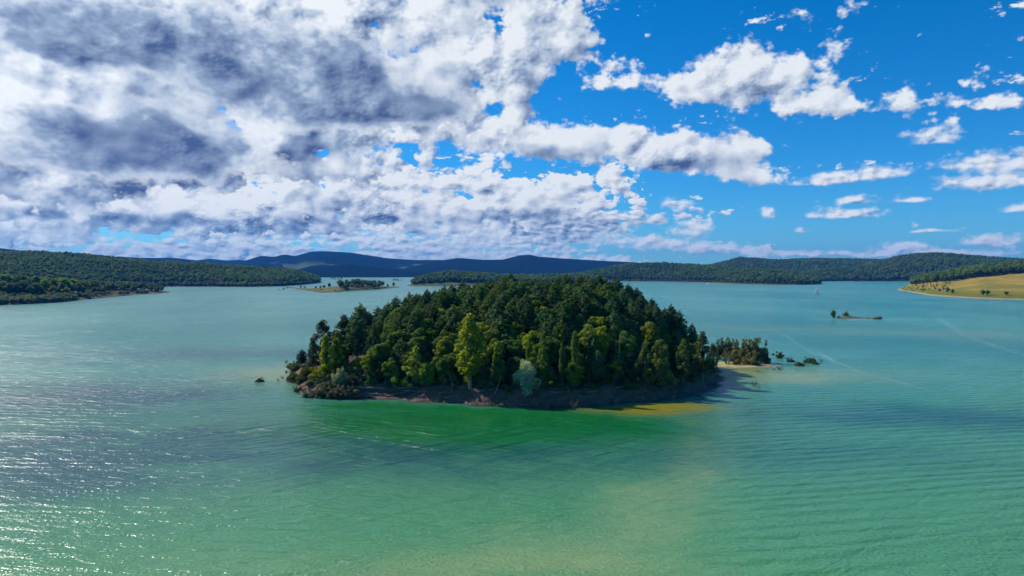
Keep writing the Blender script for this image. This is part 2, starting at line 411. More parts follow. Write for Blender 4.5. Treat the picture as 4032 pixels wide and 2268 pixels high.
def land_mat(name, low, mid, beach, beach_top=2.2, dry=(.27, .20, .075), green=(.10, .125, .03), dryness=.5, scale=.012, moist=None):
    """shore strip, then grass, dry or green by patches"""
    m, n, out = mat(name)
    p_ = pos(n); px_, py_, pz_ = n.sep(p_)
    a = n.noise(p_, scale, 5, .6); b = n.noise(n.v('MULTIPLY', p_, (1, .35, 1)), scale * 6, 4, .6); c_ = n.noise(p_, .35, 4, .65)
    g = n.mix(n.ss(a + (b - .5) * .6, dryness - .14, dryness + .14), dry, green)
    g = n.mix(n.ss(c_, .40, .70) * .45, g, low)
    g = n.mix(n.ss(b, .56, .72) * .35, g, mid)
    if moist: g = n.mix(n.ss(pz_ + (a - .5) * moist * 1.2 + (b - .5) * moist * .6, moist, moist * .35), g, (.15, .16, .022))     # greener where the ground stays damp
    sh = n.ss(pz_ + (c_ - .5) * beach_top * .9, beach_top * .5, beach_top)
    g = n.mix(sh, n.mix(n.ss(c_, .35, .65), beach, tuple(k * .6 for k in beach)), g)
    principled(n, out, g, .95, bump(n, c_ + b, .7, .6), spec=0.05); return m
M['meadow'] = land_mat('meadow', (.20, .155, .035), (.42, .29, .07), (.42, .31, .20), dryness=.50, dry=(.40, .27, .055), green=(.21, .19, .035), moist=12.0)
M['shore_land'] = land_mat('shore_land', (.05, .07, .02), (.12, .13, .04), (.20, .135, .09), dry=(.12, .125, .035), green=(.06, .085, .02))
M['islet_land'] = land_mat('islet_land', (.08, .095, .03), (.20, .165, .055), (.17, .115, .07), beach_top=.9, dry=(.21, .165, .055), green=(.11, .13, .03), scale=.03)
M['sand'] = land_mat('sand', (.30, .25, .09), (.45, .38, .16), (.48, .41, .24), beach_top=.35, dry=(.46, .38, .12), green=(.36, .30, .05), scale=.06)
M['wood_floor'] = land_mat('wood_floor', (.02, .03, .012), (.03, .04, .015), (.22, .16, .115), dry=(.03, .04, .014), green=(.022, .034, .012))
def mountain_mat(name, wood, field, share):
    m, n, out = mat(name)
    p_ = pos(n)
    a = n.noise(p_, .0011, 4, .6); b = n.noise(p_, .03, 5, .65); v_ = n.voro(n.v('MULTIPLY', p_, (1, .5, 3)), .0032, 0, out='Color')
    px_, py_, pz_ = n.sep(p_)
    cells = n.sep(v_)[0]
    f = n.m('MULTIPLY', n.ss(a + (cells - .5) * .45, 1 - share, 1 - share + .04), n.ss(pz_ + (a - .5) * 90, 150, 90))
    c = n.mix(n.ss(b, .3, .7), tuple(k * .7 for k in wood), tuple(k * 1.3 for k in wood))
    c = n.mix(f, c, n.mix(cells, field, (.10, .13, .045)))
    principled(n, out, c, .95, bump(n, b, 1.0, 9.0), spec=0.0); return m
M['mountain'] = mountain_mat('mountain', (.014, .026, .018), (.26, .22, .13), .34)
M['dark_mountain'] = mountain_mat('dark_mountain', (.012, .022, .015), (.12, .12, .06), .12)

# ------------------------------------------------------------------ water
def water_mat():
    m, n, out = mat('lake_water')
    p_ = pos(n)
    px_, py_, pz_ = n.sep(p_)
    dist = n.v('LENGTH', p_)
    wv = n.v('SUBTRACT', n.noise(p_, .045, 4, .6, out=1), (.5, .5, .5))
    q = n.v('MULTIPLY_ADD', wv, (26, 26, 0), p_)                          # uneven outlines of the shoals
    def at(px, py): v_ = gp(px, py); return (v_.x, v_.y)
    # milky green-blue body, its tint drifting with depth and silt
    silt = n.noise(n.v('MULTIPLY', p_, (1, .55, 1)), .0055, 4, .6)
    body = n.mix(n.ss(silt, .36, .64), (.036, .215, .165), (.085, .300, .218))
    near = n.ss(py_, 60, 330)
    body = n.mix(near, (.078, .270, .105), body)
    # pale shoals of sand and silt under shallow water
    sand = None
    for (px, py, rx, ry, w, rot) in WATER_SHOALS:
        sand = n.blob(q, at(px, py), (rx, ry), w, sand, rot)
    body = n.mix(n.m('MINIMUM', sand, 1.0) * .75, body, (.29, .37, .15))
    blue = None  # cloud shadows painted as darker patches into the water's body colour
    for (px, py, rx, ry, w, rot) in WATER_CLOUD_SHADE:
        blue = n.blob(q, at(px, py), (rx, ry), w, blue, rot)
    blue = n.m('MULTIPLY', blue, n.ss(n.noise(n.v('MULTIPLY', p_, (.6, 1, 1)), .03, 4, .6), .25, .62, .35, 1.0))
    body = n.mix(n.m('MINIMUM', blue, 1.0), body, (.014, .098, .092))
    deep = None
    for (px, py, rx, ry, w, rot) in WATER_DEEP:
        deep = n.blob(q, at(px, py), (rx, ry), w, deep, rot)
    body = n.mix(n.m('MINIMUM', deep, 1.0), body, (.007, .150, .030))
    ochre = None
    for (px, py, rx, ry, w, rot) in WATER_OCHRE:
        ochre = n.blob(q, at(px, py), (rx, ry), w, ochre, rot)
    body = n.mix(n.ss(ochre, .04, 1.35) * .95, body, (.26, .225, .014))
    # wind waves: long-crested trains seen side on, smaller ripples over them, calmer in the lee of the island
    def train(ang, wl, dist_, det, sx=.22):
        rr = n.new('ShaderNodeVectorRotate', rotation_type='Z_AXIS'); n.put(rr.inputs['Vector'], p_); n.put(rr.inputs['Angle'], math.radians(ang))
        u = n.v('MULTIPLY', X(n, rr.outputs[0]), (sx / wl, 1 / wl, 0))
        return n.noise(u, 1.0, det, .55, dist=dist_)
    lee = None
    for (px, py, rx, ry, w, rot) in WATER_LEE:
        lee = n.blob(q, at(px, py), (rx, ry), w, lee, rot)
    calm = n.m('SUBTRACT', 1.0, n.m('MINIMUM', lee, 1.0))
    gust = n.ss(n.noise(n.v('MULTIPLY', p_, (.6, 1, 1)), .011, 3, .6), .30, .70)
    def swell(ang, wl, warp, sx):
        rr = n.new('ShaderNodeVectorRotate', rotation_type='Z_AXIS'); n.put(rr.inputs['Vector'], p_); n.put(rr.inputs['Angle'], math.radians(ang))
        w_ = n.new('ShaderNodeTexWave', wave_type='BANDS', bands_direction='Y', wave_profile='SIN')
        n.put(w_.inputs['Vector'], n.v('MULTIPLY', X(n, rr.outputs[0]), (sx / wl, 1 / wl, 0))); n.put(w_.inputs['Scale'], 0.314)
        n.put(w_.inputs['Distortion'], warp); n.put(w_.inputs['Detail'], 2.0); n.put(w_.inputs['Detail Scale'], .9); n.put(w_.inputs['Detail Roughness'], .55)
        return X(n, w_.outputs['Fac'])
    side = n.ss(px_, -30, 60)
    h1 = n.m('ADD', n.m('MULTIPLY', swell(3, 4.1, 9.0, .22), n.m('SUBTRACT', 1.0, side)), n.m('MULTIPLY', swell(-11, 3.8, 7.0, .18), side))
    cross = n.blob(p_, (-10, 170), (75, 36), 1.0)
    h2 = n.m('ADD', train(-38, 3.8, .5, 2, .13), train(28, 4.4, .5, 2, .13)) * (cross * .85 + .22); h3 = train(10, 1.7, .5, 3, .3); h4 = n.noise(p_, 1.6, 2, .6)
    h5 = train(8, 17.0, .4, 1, .25)
    fadeA = n.ss(dist, 110, 260, 1.1, 1.5) * n.ss(dist, 260, 1300, 1.0, .6)
    H = h1 * (side * .06 + .18) * (n.ss(n.noise(p_, .035, 3, .6), .35, .65) * .8 + .45) + h2 * 1.5 + h3 * .62 + h4 * .26 + h5 * 1.2
    H = n.m('MULTIPLY', H, (calm * .9 + .10) * (gust * .55 + .6))
    nrm = bump(n, H, 1.0, n.m('MULTIPLY', fadeA, .85))
    # small whitecaps and pale streaks of foam in boat wakes
    cap = n.m('MULTIPLY', n.ss(n.noise(n.v('MULTIPLY', p_, (.18, .5, 1)), 1.0, 3, .6) + (h4 - .5) * .25 + gust * .05, .70, .74), n.ss(px_ + py_ * .35, 60, -60))
    foam = None
    for (x0, y0, x1, y1, wd) in WATER_WAKES:
        a_, b_ = gp(x0, y0), gp(x1, y1); L_ = (b_ - a_).length / 2; c_ = (a_ + b_) / 2
        foam = n.blob(n.v('MULTIPLY_ADD', wv, (9, 9, 0), p_), (c_.x, c_.y), (L_, wd), .8, foam, math.atan2(b_.y - a_.y, b_.x - a_.x))
    foam = n.m('MULTIPLY', foam, n.ss(n.noise(p_, .5, 4, .7), .38, .62))
    body = n.mix(n.m('MINIMUM', cap * .6 + foam * .24, 1.0), body, (.72, .80, .80))
    rough = n.ss(dist, 150, 2500, .25, .32)
    principled(n, out, body, rough, nrm, spec=.5, IOR=1.333)
    return m
# px, py on the photograph (laid on the lake), half widths in metres, weight, turn
WATER_SHOALS = [(2770, 1660, 7, 14, .5, .2), (2740, 1760, 6, 12, .6, .1), (2700, 1860, 6, 10, .65, -.1), (2630, 1960, 7, 9, .6, -.4), (2500, 2060, 9, 8, .55, -.6), (2320, 2160, 13, 7, .5, -.4), (2080, 2250, 18, 6, .5, 0), (1500, 2240, 40, 7, .3, 0),
                (1060, 1470, 22, 22, .95, 0), (2960, 1480, 26, 15, 1.0, -.3), (3180, 1470, 40, 18, .55, 0), (3600, 1310, 150, 40, .4, -.3),
                (3450, 1258, 45, 12, .6, 0), (3560, 1140, 120, 40, .6, 0), (1240, 1480, 14, 30, .5, 0)]
WATER_CLOUD_SHADE = [(150, 1560, 60, 45, .75, 0), (600, 1560, 60, 25, .5, 0), (150, 1900, 35, 20, .45, 0), (1000, 1740, 80, 26, .85, .1), (300, 1760, 60, 34, .6, 0), (1850, 1800, 46, 14, .8, -.15), (3650, 1640, 75, 17, .9, -.15), (2950, 1720, 40, 14, .4, -.2), (930, 1390, 70, 26, .8, 0), (3300, 1800, 40, 12, .35, -.2), (300, 1420, 50, 20, .4, 0)]
WATER_DEEP = [(1720, 1665, 46, 17, .98, 0), (2150, 1665, 36, 16, .9, 0), (1900, 1720, 40, 14, .6, 0), (1400, 1600, 20, 7, .6, 0), (1900, 1610, 50, 6, .5, 0)]
WATER_OCHRE = [(2650, 1605, 18, 9, 1.15, .25), (2440, 1612, 20, 5, .7, .12), (2900, 1445, 11, 7, 1.0, -.4), (2985, 1462, 9, 5, .8, -.3)]
WATER_LEE = [(1850, 1635, 62, 10, 1.0, 0), (2450, 1610, 22, 7, .7, .2), (2500, 1980, 26, 14, .3, .8)]
WATER_WAKES = [(3060, 1305, 3180, 1375, 1.3), (3180, 1380, 3400, 1465, 1.5), (3400, 1470, 3650, 1535, 1.2), (3680, 1243, 3800, 1320, 2.4), (3800, 1320, 4032, 1400, 2.0), (3220, 1380, 3300, 1440, 1.0)]
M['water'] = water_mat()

# ------------------------------------------------------------------ the lake and the land
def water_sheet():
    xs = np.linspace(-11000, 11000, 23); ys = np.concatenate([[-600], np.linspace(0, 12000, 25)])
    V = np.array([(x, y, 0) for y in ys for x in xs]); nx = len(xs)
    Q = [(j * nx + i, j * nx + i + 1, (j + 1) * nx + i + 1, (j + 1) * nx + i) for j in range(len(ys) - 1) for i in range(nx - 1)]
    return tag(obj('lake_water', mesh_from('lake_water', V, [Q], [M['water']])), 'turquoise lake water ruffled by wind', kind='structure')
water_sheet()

class Hill:
    """a stretch of land between a shore and a ridge; columns: photograph x, distance of the shore, height of the ridge, distance of the ridge"""
    def __init__(s, name, cols, material, label, step=14, rows=26, prof=0.85, amp=0.10, nf=.006, tree_h=0.0, back=0.8, zbase=-1.5, kind='structure'):
        c = np.array([(px, ds, (CAMZ + (HOR - py) / F * dr - tree_h) if py > 100 else py, dr) for px, ds, py, dr in cols], dtype=float)
        s.c, s.prof, s.amp, s.nf, s.back, s.zb = c, prof, amp, nf, back, zbase
        P = np.arange(c[0, 0], c[-1, 0] + 1, step); U = np.concatenate([np.linspace(0, 1, rows) ** 1.15, 1 + np.linspace(.08, 1, 8)])
        PX, UU = np.meshgrid(P, U)
        XX, YY, ZZ = s.point(PX, UU)
        V = np.stack([XX, YY, ZZ], -1).reshape(-1, 3); nx = len(P)
        j, i = np.meshgrid(np.arange(len(U) - 1), np.arange(nx - 1), indexing='ij'); a = (j * nx + i).ravel()
        Q = np.stack([a, a + 1, a + nx + 1, a + nx], 1)
        s.o = tag(obj(name, mesh_from(name, V, [Q], [material], smooth=True)), label, kind=kind)
    def at(s, px):
        return [np.interp(px, s.c[:, 0], s.c[:, k]) for k in (1, 2, 3)]
    def point(s, px, u):
        ds, zr, dr = s.at(px)
        Y = np.where(u <= 1, ds + (dr - ds) * u, dr + (dr - ds) * s.back * (u - 1))
        Xw = (px - CX) / F * Y
        return Xw, Y, s.z(Xw, Y, px, u, zr)
    def z(s, x, y, px, u, zr):
        up = np.clip(u, 0, 1); f = np.where(u <= 1, np.sin(up * math.pi / 2) ** s.prof, 1 - np.clip(u - 1, 0, 1) ** 1.6)
        nz = vnoise(x, y, s.nf, 4) * s.amp * zr * 2 * np.sin(np.clip(u, 0, 1) * math.pi) ** .7
        ends = smooth01((px - s.c[0, 0]) / 40 + .0) * smooth01((s.c[-1, 0] - px) / 40)
        ends = np.maximum(ends, 0.0) if s.c[0, 0] > -50 or s.c[-1, 0] < 4080 else 1.0
        lo = np.where(s.c[0, 0] > -50, smooth01((px - s.c[0, 0]) / 40), 1.0); hi = np.where(s.c[-1, 0] < 4080, smooth01((s.c[-1, 0] - px) / 40), 1.0)
        return s.zb + (zr * f + nz - s.zb * 1.0 * smooth01(u / .03)) * lo * hi
    def plant(s, spacing, u0=.05, u1=1.1, keep=None, R=rng):
        c = s.c
        y0, y1 = c[:, 1].min(), (c[:, 3] + (c[:, 3] - c[:, 1]) * .3).max()
        Y = np.arange(y0, y1, spacing * .87)
        out = []
        for y in Y:
            x = np.arange((c[0, 0] - CX) / F * y, (c[-1, 0] - CX) / F * y, spacing) + R.uniform(0, spacing)
            x = x + R.uniform(-.4, .4, len(x)) * spacing; yy = y + R.uniform(-.4, .4, len(x)) * spacing
            px = x / yy * F + CX; ds, zr, dr = s.at(px)
            u = (yy - ds) / np.maximum(dr - ds, 1); u = np.where(u > 1, 1 + (yy - dr) / np.maximum((dr - ds) * s.back, 1), u)
            ok = (u > u0) & (u < u1) & (px > c[0, 0] + 6) & (px < c[-1, 0] - 6)
            if keep is not None: ok &= keep(px, yy, u)
            z = s.z(x, yy, px, u, zr); ok &= z > .5
            out.append(np.stack([x, yy, z], 1)[ok])
        return np.concatenate(out)

def D(py): return CAMZ * F / (py - HOR)
# far mountains first
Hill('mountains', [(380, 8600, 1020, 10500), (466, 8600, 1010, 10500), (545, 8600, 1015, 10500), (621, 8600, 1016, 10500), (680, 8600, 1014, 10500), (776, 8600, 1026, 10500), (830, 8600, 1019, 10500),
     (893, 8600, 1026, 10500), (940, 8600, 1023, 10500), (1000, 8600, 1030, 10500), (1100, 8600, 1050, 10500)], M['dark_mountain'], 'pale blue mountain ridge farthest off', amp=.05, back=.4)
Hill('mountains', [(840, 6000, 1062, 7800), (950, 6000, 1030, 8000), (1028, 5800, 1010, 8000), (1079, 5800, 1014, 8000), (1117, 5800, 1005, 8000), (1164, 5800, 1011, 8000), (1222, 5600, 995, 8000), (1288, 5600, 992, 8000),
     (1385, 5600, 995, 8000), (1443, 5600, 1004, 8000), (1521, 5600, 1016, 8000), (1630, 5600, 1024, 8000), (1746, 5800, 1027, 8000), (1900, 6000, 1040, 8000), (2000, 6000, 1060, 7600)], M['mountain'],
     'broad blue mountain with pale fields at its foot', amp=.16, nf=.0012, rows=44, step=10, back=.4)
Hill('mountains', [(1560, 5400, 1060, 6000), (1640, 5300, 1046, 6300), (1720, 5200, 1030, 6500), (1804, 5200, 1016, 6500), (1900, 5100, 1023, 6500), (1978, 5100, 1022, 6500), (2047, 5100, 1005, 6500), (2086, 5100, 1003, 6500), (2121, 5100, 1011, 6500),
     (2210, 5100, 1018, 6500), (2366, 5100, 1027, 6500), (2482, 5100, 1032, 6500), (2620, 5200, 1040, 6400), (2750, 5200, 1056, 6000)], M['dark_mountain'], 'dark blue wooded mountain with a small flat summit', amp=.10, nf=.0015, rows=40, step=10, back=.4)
Hill('hills', [(-400, 3400, 962, 4600), (0, 3400, 977, 4600), (116, 3400, 990, 4600), (300, 3400, 1006, 4600), (466, 3600, 1015, 4800), (680, 3600, 1025, 4800), (796, 3600, 1030, 4800), (900, 3600, 1046, 4800), (1000, 3700, 1060, 4600)], M['dark_mountain'],
     'dark ridge showing behind the wooded hill', amp=.10, nf=.002, back=.4)
Hill('hills', [(1040, 4500, 1078, 4800), (1172, 4480, 1061, 5000), (1288, 4480, 1047, 5000), (1377, 4480, 1041, 5000), (1482, 4480, 1053, 5000), (1560, 4480, 1061, 5000), (1700, 4480, 1073, 5000), (1800, 4600, 1082, 4900)], M['dark_mountain'],
     'dark blue wooded hill beyond the far water', amp=.10, nf=.002, back=.5)
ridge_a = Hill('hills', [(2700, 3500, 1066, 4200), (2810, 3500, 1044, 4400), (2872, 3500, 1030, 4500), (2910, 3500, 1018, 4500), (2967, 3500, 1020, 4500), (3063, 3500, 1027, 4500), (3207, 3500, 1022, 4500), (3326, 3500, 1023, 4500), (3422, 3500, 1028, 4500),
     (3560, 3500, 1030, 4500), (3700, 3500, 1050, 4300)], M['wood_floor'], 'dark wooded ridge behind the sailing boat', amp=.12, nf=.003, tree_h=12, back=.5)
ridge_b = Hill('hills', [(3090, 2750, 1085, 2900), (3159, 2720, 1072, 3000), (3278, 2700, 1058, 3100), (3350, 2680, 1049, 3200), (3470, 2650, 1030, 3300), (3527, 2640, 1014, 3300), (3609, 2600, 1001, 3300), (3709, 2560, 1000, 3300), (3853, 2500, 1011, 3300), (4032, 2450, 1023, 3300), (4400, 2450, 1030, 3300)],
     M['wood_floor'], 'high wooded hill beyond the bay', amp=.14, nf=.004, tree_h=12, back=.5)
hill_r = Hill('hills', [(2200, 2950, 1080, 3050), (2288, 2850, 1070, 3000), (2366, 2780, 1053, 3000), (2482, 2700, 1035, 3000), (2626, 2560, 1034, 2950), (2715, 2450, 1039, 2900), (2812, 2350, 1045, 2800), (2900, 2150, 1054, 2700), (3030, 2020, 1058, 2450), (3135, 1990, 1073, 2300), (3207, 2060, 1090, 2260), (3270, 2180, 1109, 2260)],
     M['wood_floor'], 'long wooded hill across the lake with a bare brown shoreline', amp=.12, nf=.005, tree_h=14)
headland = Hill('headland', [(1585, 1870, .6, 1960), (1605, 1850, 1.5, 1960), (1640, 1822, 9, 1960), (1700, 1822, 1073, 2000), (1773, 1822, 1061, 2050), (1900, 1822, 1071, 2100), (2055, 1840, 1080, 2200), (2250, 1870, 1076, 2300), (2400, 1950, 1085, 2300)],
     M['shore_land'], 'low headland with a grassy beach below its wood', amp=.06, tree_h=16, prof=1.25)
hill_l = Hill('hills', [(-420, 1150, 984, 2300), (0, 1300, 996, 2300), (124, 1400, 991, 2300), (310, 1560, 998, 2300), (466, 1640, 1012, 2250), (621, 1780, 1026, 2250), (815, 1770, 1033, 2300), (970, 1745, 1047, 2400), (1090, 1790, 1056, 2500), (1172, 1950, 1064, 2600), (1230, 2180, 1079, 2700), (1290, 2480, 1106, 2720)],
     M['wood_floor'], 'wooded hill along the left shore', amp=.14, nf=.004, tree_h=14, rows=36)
near_l = Hill('shore_land', [(-500, 700, 30, 1050), (-200, 745, 27, 1050), (0, 802, 23, 1060), (130, 830, 17, 1080), (250, 880, 14, 1130), (342, 965, 11, 1180), (430, 1040, 9, 1230), (485, 1108, 8, 1250), (563, 1190, 5, 1320), (625, 1235, 2.2, 1320), (690, 1270, .6, 1310)],
     M['shore_land'], 'grassy point of land with trees down to the water', amp=.06, prof=1.0, nf=.01)
meadow = Hill('meadow', [(3520, 1400, .5, 1500), (3560, 1360, 5, 1560), (3613, 1230, 17, 1560), (3661, 1120, 22, 1540), (3738, 1050, 29, 1520), (3853, 985, 40, 1500), (3972, 950, 45, 1500), (4032, 935, 47, 1500), (4300, 860, 52, 1500)],
     M['meadow'], 'sloping golden meadow running down to the lake', amp=.05, prof=1.05, nf=.008, rows=40)
low_isle = Hill('low_island', [(1085, 1745, .5, 1765), (1110, 1725, .9, 1775), (1180, 1520, 1.0, 1570), (1238, 1318, 2.0, 1480), (1262, 1270, 3.0, 1470), (1327, 1300, 8, 1480), (1366, 1385, 10, 1500), (1440, 1440, 8, 1560), (1490, 1500, 4.5, 1620), (1560, 1680, 1.5, 1720), (1600, 1715, .4, 1735)],
     M['islet_land'], 'low grassy island with a wood on its back', step=6, amp=.10, prof=.9, nf=.02)

def mound(name, c, rx, ry, h, material, label, rot=0.0, n=40, m=12, power=1.4):
    th = np.linspace(0, 2 * math.pi, n, endpoint=False); V = [(0, 0, h)]
    for k in range(1, m + 1):
        r = k / m * 1.12
        wob = 1 + .12 * np.sin(3 * th + 1.3) + .07 * np.sin(7 * th)
        z = h * np.maximum(1 - r ** power, -.4 * r) + vnoise(np.cos(th) * r * 3, np.sin(th) * r * 3, 1.5) * h * .25 * (r < .95)
        V += list(zip(np.cos(th) * r * rx * wob, np.sin(th) * r * ry * wob, z))
    T = [(0, 1 + i, 1 + (i + 1) % n) for i in range(n)]
    Q = [(1 + (k - 1) * n + i, 1 + k * n + i, 1 + k * n + (i + 1) % n, 1 + (k - 1) * n + (i + 1) % n) for k in range(1, m) for i in range(n)]
    o = obj(name, mesh_from(name, V, [T, Q], [material], smooth=True)); o.location = (c[0], c[1], 0); o.rotation_euler.z = rot
    return tag(o, label, kind='structure')
g = gp(3338, 1252); mound('islet', g, 12.5, 5.0, 1.5, M['islet_land'], 'tiny sandy islet with one round tree', n=28, m=8)
g = gp(3425, 1254); mound('sandbar', g, 11, 2.2, .35, M['islet_land'], 'thin sandbar trailing off the tiny islet', n=24, m=6)
g = gp(1325, 1099); mound('islet', g, 34, 26, 3, M['islet_land'], 'far wooded islet against the dark hill', n=24, m=6)
g = gp(1560, 1105); mound('islet', g, 20, 14, 2, M['islet_land'], 'smallest far islet with grey bushes', n=24, m=6)

# ------------------------------------------------------------------ the wooded island
IC = (8.0, 268.0)
_sh = [(1129, 1464), (1138, 1490), (1155, 1520), (1195, 1557), (1298, 1570), (1423, 1571), (1547, 1576), (1671, 1584), (1795, 1592), (1920, 1599), (2044, 1603), (2166, 1609), (2269, 1611), (2373, 1599), (2497, 1588), (2621, 1578), (2725, 1561), (2807, 1534), (2849, 1510), (2853, 1495), (2841, 1472), (2825, 1448)]
_pts = [tuple(gp(*p)[:2]) for p in _sh] + [(80, 292), (68, 312), (45, 328), (10, 338), (-35, 334), (-66, 318), (-84, 298)]
_th = np.array([math.atan2(y - IC[1], x - IC[0]) for x, y in _pts]); _rr = np.array([math.hypot(x - IC[0], y - IC[1]) for x, y in _pts])
_o = np.argsort(_th); _th, _rr = _th[_o], _rr[_o]
def shore_r(th): return np.interp(th, _th, _rr, period=2 * math.pi) * (1 + .012 * np.sin(th * 23) + .008 * np.sin(th * 41 + 1))
def island_s(x, y):
    th = np.arctan2(np.asarray(y) - IC[1], np.asarray(x) - IC[0]); r = np.hypot(np.asarray(x) - IC[0], np.asarray(y) - IC[1]); R = shore_r(th)
    return th, r, R
def island_z(x, y):
    th, r, R = island_s(x, y)
    rho = r / R; s = R - r
    cs, sn = np.cos(th), np.sin(th)
    div = np.where(cs > 0, .70 * cs ** 2, .85 * cs ** 2) + .76 * sn ** 2
    z = 3.0 * smooth01(s / 8.5) + 19.0 * smooth01((1 - rho) / div) ** .9
    z = z + vnoise(x, y, .09, 4) * 1.6 * smooth01(s / 6) + vnoise(x, y, .45, 4, .6) * 1.1 * smooth01(s / 2.5)
    z = z + .16 * np.sin(z * 5.2 + vnoise(x, y, .06, 2) * 9) * smooth01(s / 1.5) * (1 - smooth01((s - 7) / 4))      # ledges cut by old water levels
    return np.where(s < 0, np.maximum(s * .35, -2.5), z)
def island_ground():
    n = 300; rings = np.concatenate([np.linspace(0, .82, 24)[1:], np.linspace(.84, 1.0, 34), [1.02, 1.05, 1.1]])
    th = np.linspace(-math.pi, math.pi, n, endpoint=False); R = shore_r(th)
    V = [np.array([[IC[0], IC[1], float(island_z(IC[0] + .01, IC[1]))]])]
    for k in rings:
        x, y = IC[0] + np.cos(th) * R * k, IC[1] + np.sin(th) * R * k
        V.append(np.stack([x, y, island_z(x, y)], 1))
    V = np.concatenate(V); i = np.arange(n); i2 = (i + 1) % n
    T = np.stack([np.zeros(n, int), 1 + i, 1 + i2], 1)
    Q = np.concatenate([np.stack([1 + k * n + i, 1 + (k + 1) * n + i, 1 + (k + 1) * n + i2, 1 + k * n + i2], 1) for k in range(len(rings) - 1)])
    tag(obj('island_ground', mesh_from('island_ground', V, [T, Q], [M['soil']], smooth=True)), 'brown earth bank and floor of the wooded island', kind='structure')
island_ground()
def on_island(px, py):
    """first point of the island's ground that a sight line meets"""
    r = ray(px, py); y = np.arange(185.0, 340.0, .08); t = y / r.y; x, z = r.x * t, CAMZ + r.z * t
    gz = island_z(x, y); hit = np.nonzero(z <= np.maximum(gz, -.05))[0]; k = hit[0] if len(hit) else len(y) - 1
    return Vector((float(x[k]), float(y[k]), float(gz[k])))
g = gp(2905, 1436); mound('sandbar', (g.x, g.y), 15, 8.5, .55, M['sand'], 'sandy spit off the right end of the wooded island', rot=-.2)

# ------------------------------------------------------------------ tree prototypes (meshes shared by all trees of a kind)
PROTO = {}
def trunk_mesh(name, H, r, lean=(0, 0), limbs=(), matk='bark', R=rng):
    mb = MB(); k = 7
    ts = np.linspace(0, 1, k)
    pts = [(lean[0] * t ** 1.3 + R.normal() * .05 * (t > 0), lean[1] * t ** 1.3 + R.normal() * .05 * (t > 0), H * t - (.5 if t == 0 else 0)) for t in ts]
    tube(mb, pts, [r * (1.25 if i == 0 else (1 - .82 * t)) for i, t in enumerate(ts)], 7)
    for (z0, ang, ln, up) in limbs:
        t = z0 / H; b = np.array([lean[0] * t ** 1.3, lean[1] * t ** 1.3, z0])
        d = np.array([math.cos(ang), math.sin(ang), 0])
        tube(mb, [b, b + d * ln * .5 + np.array([0, 0, up * .35]), b + d * ln + np.array([0, 0, up])], [r * .45 * (1 - t * .6), r * .26, r * .08], 5)
    return mb.mesh(name, M[matk])
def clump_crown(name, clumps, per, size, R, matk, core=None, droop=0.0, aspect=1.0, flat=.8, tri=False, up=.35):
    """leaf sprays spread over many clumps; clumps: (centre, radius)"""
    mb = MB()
    if core is not None:  # dark inner lumps added to block light through the crown
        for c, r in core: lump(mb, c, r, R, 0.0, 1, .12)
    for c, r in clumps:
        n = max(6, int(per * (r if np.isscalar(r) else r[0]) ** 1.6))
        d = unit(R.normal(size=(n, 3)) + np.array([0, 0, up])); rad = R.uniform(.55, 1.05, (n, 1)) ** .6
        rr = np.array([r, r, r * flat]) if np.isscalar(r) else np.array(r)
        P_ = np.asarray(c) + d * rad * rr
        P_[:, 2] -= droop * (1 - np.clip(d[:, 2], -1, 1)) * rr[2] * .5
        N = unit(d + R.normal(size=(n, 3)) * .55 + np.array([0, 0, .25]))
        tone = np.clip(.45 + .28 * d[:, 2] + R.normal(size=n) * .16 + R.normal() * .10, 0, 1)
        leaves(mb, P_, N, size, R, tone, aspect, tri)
    return mb.mesh(name, M[matk])
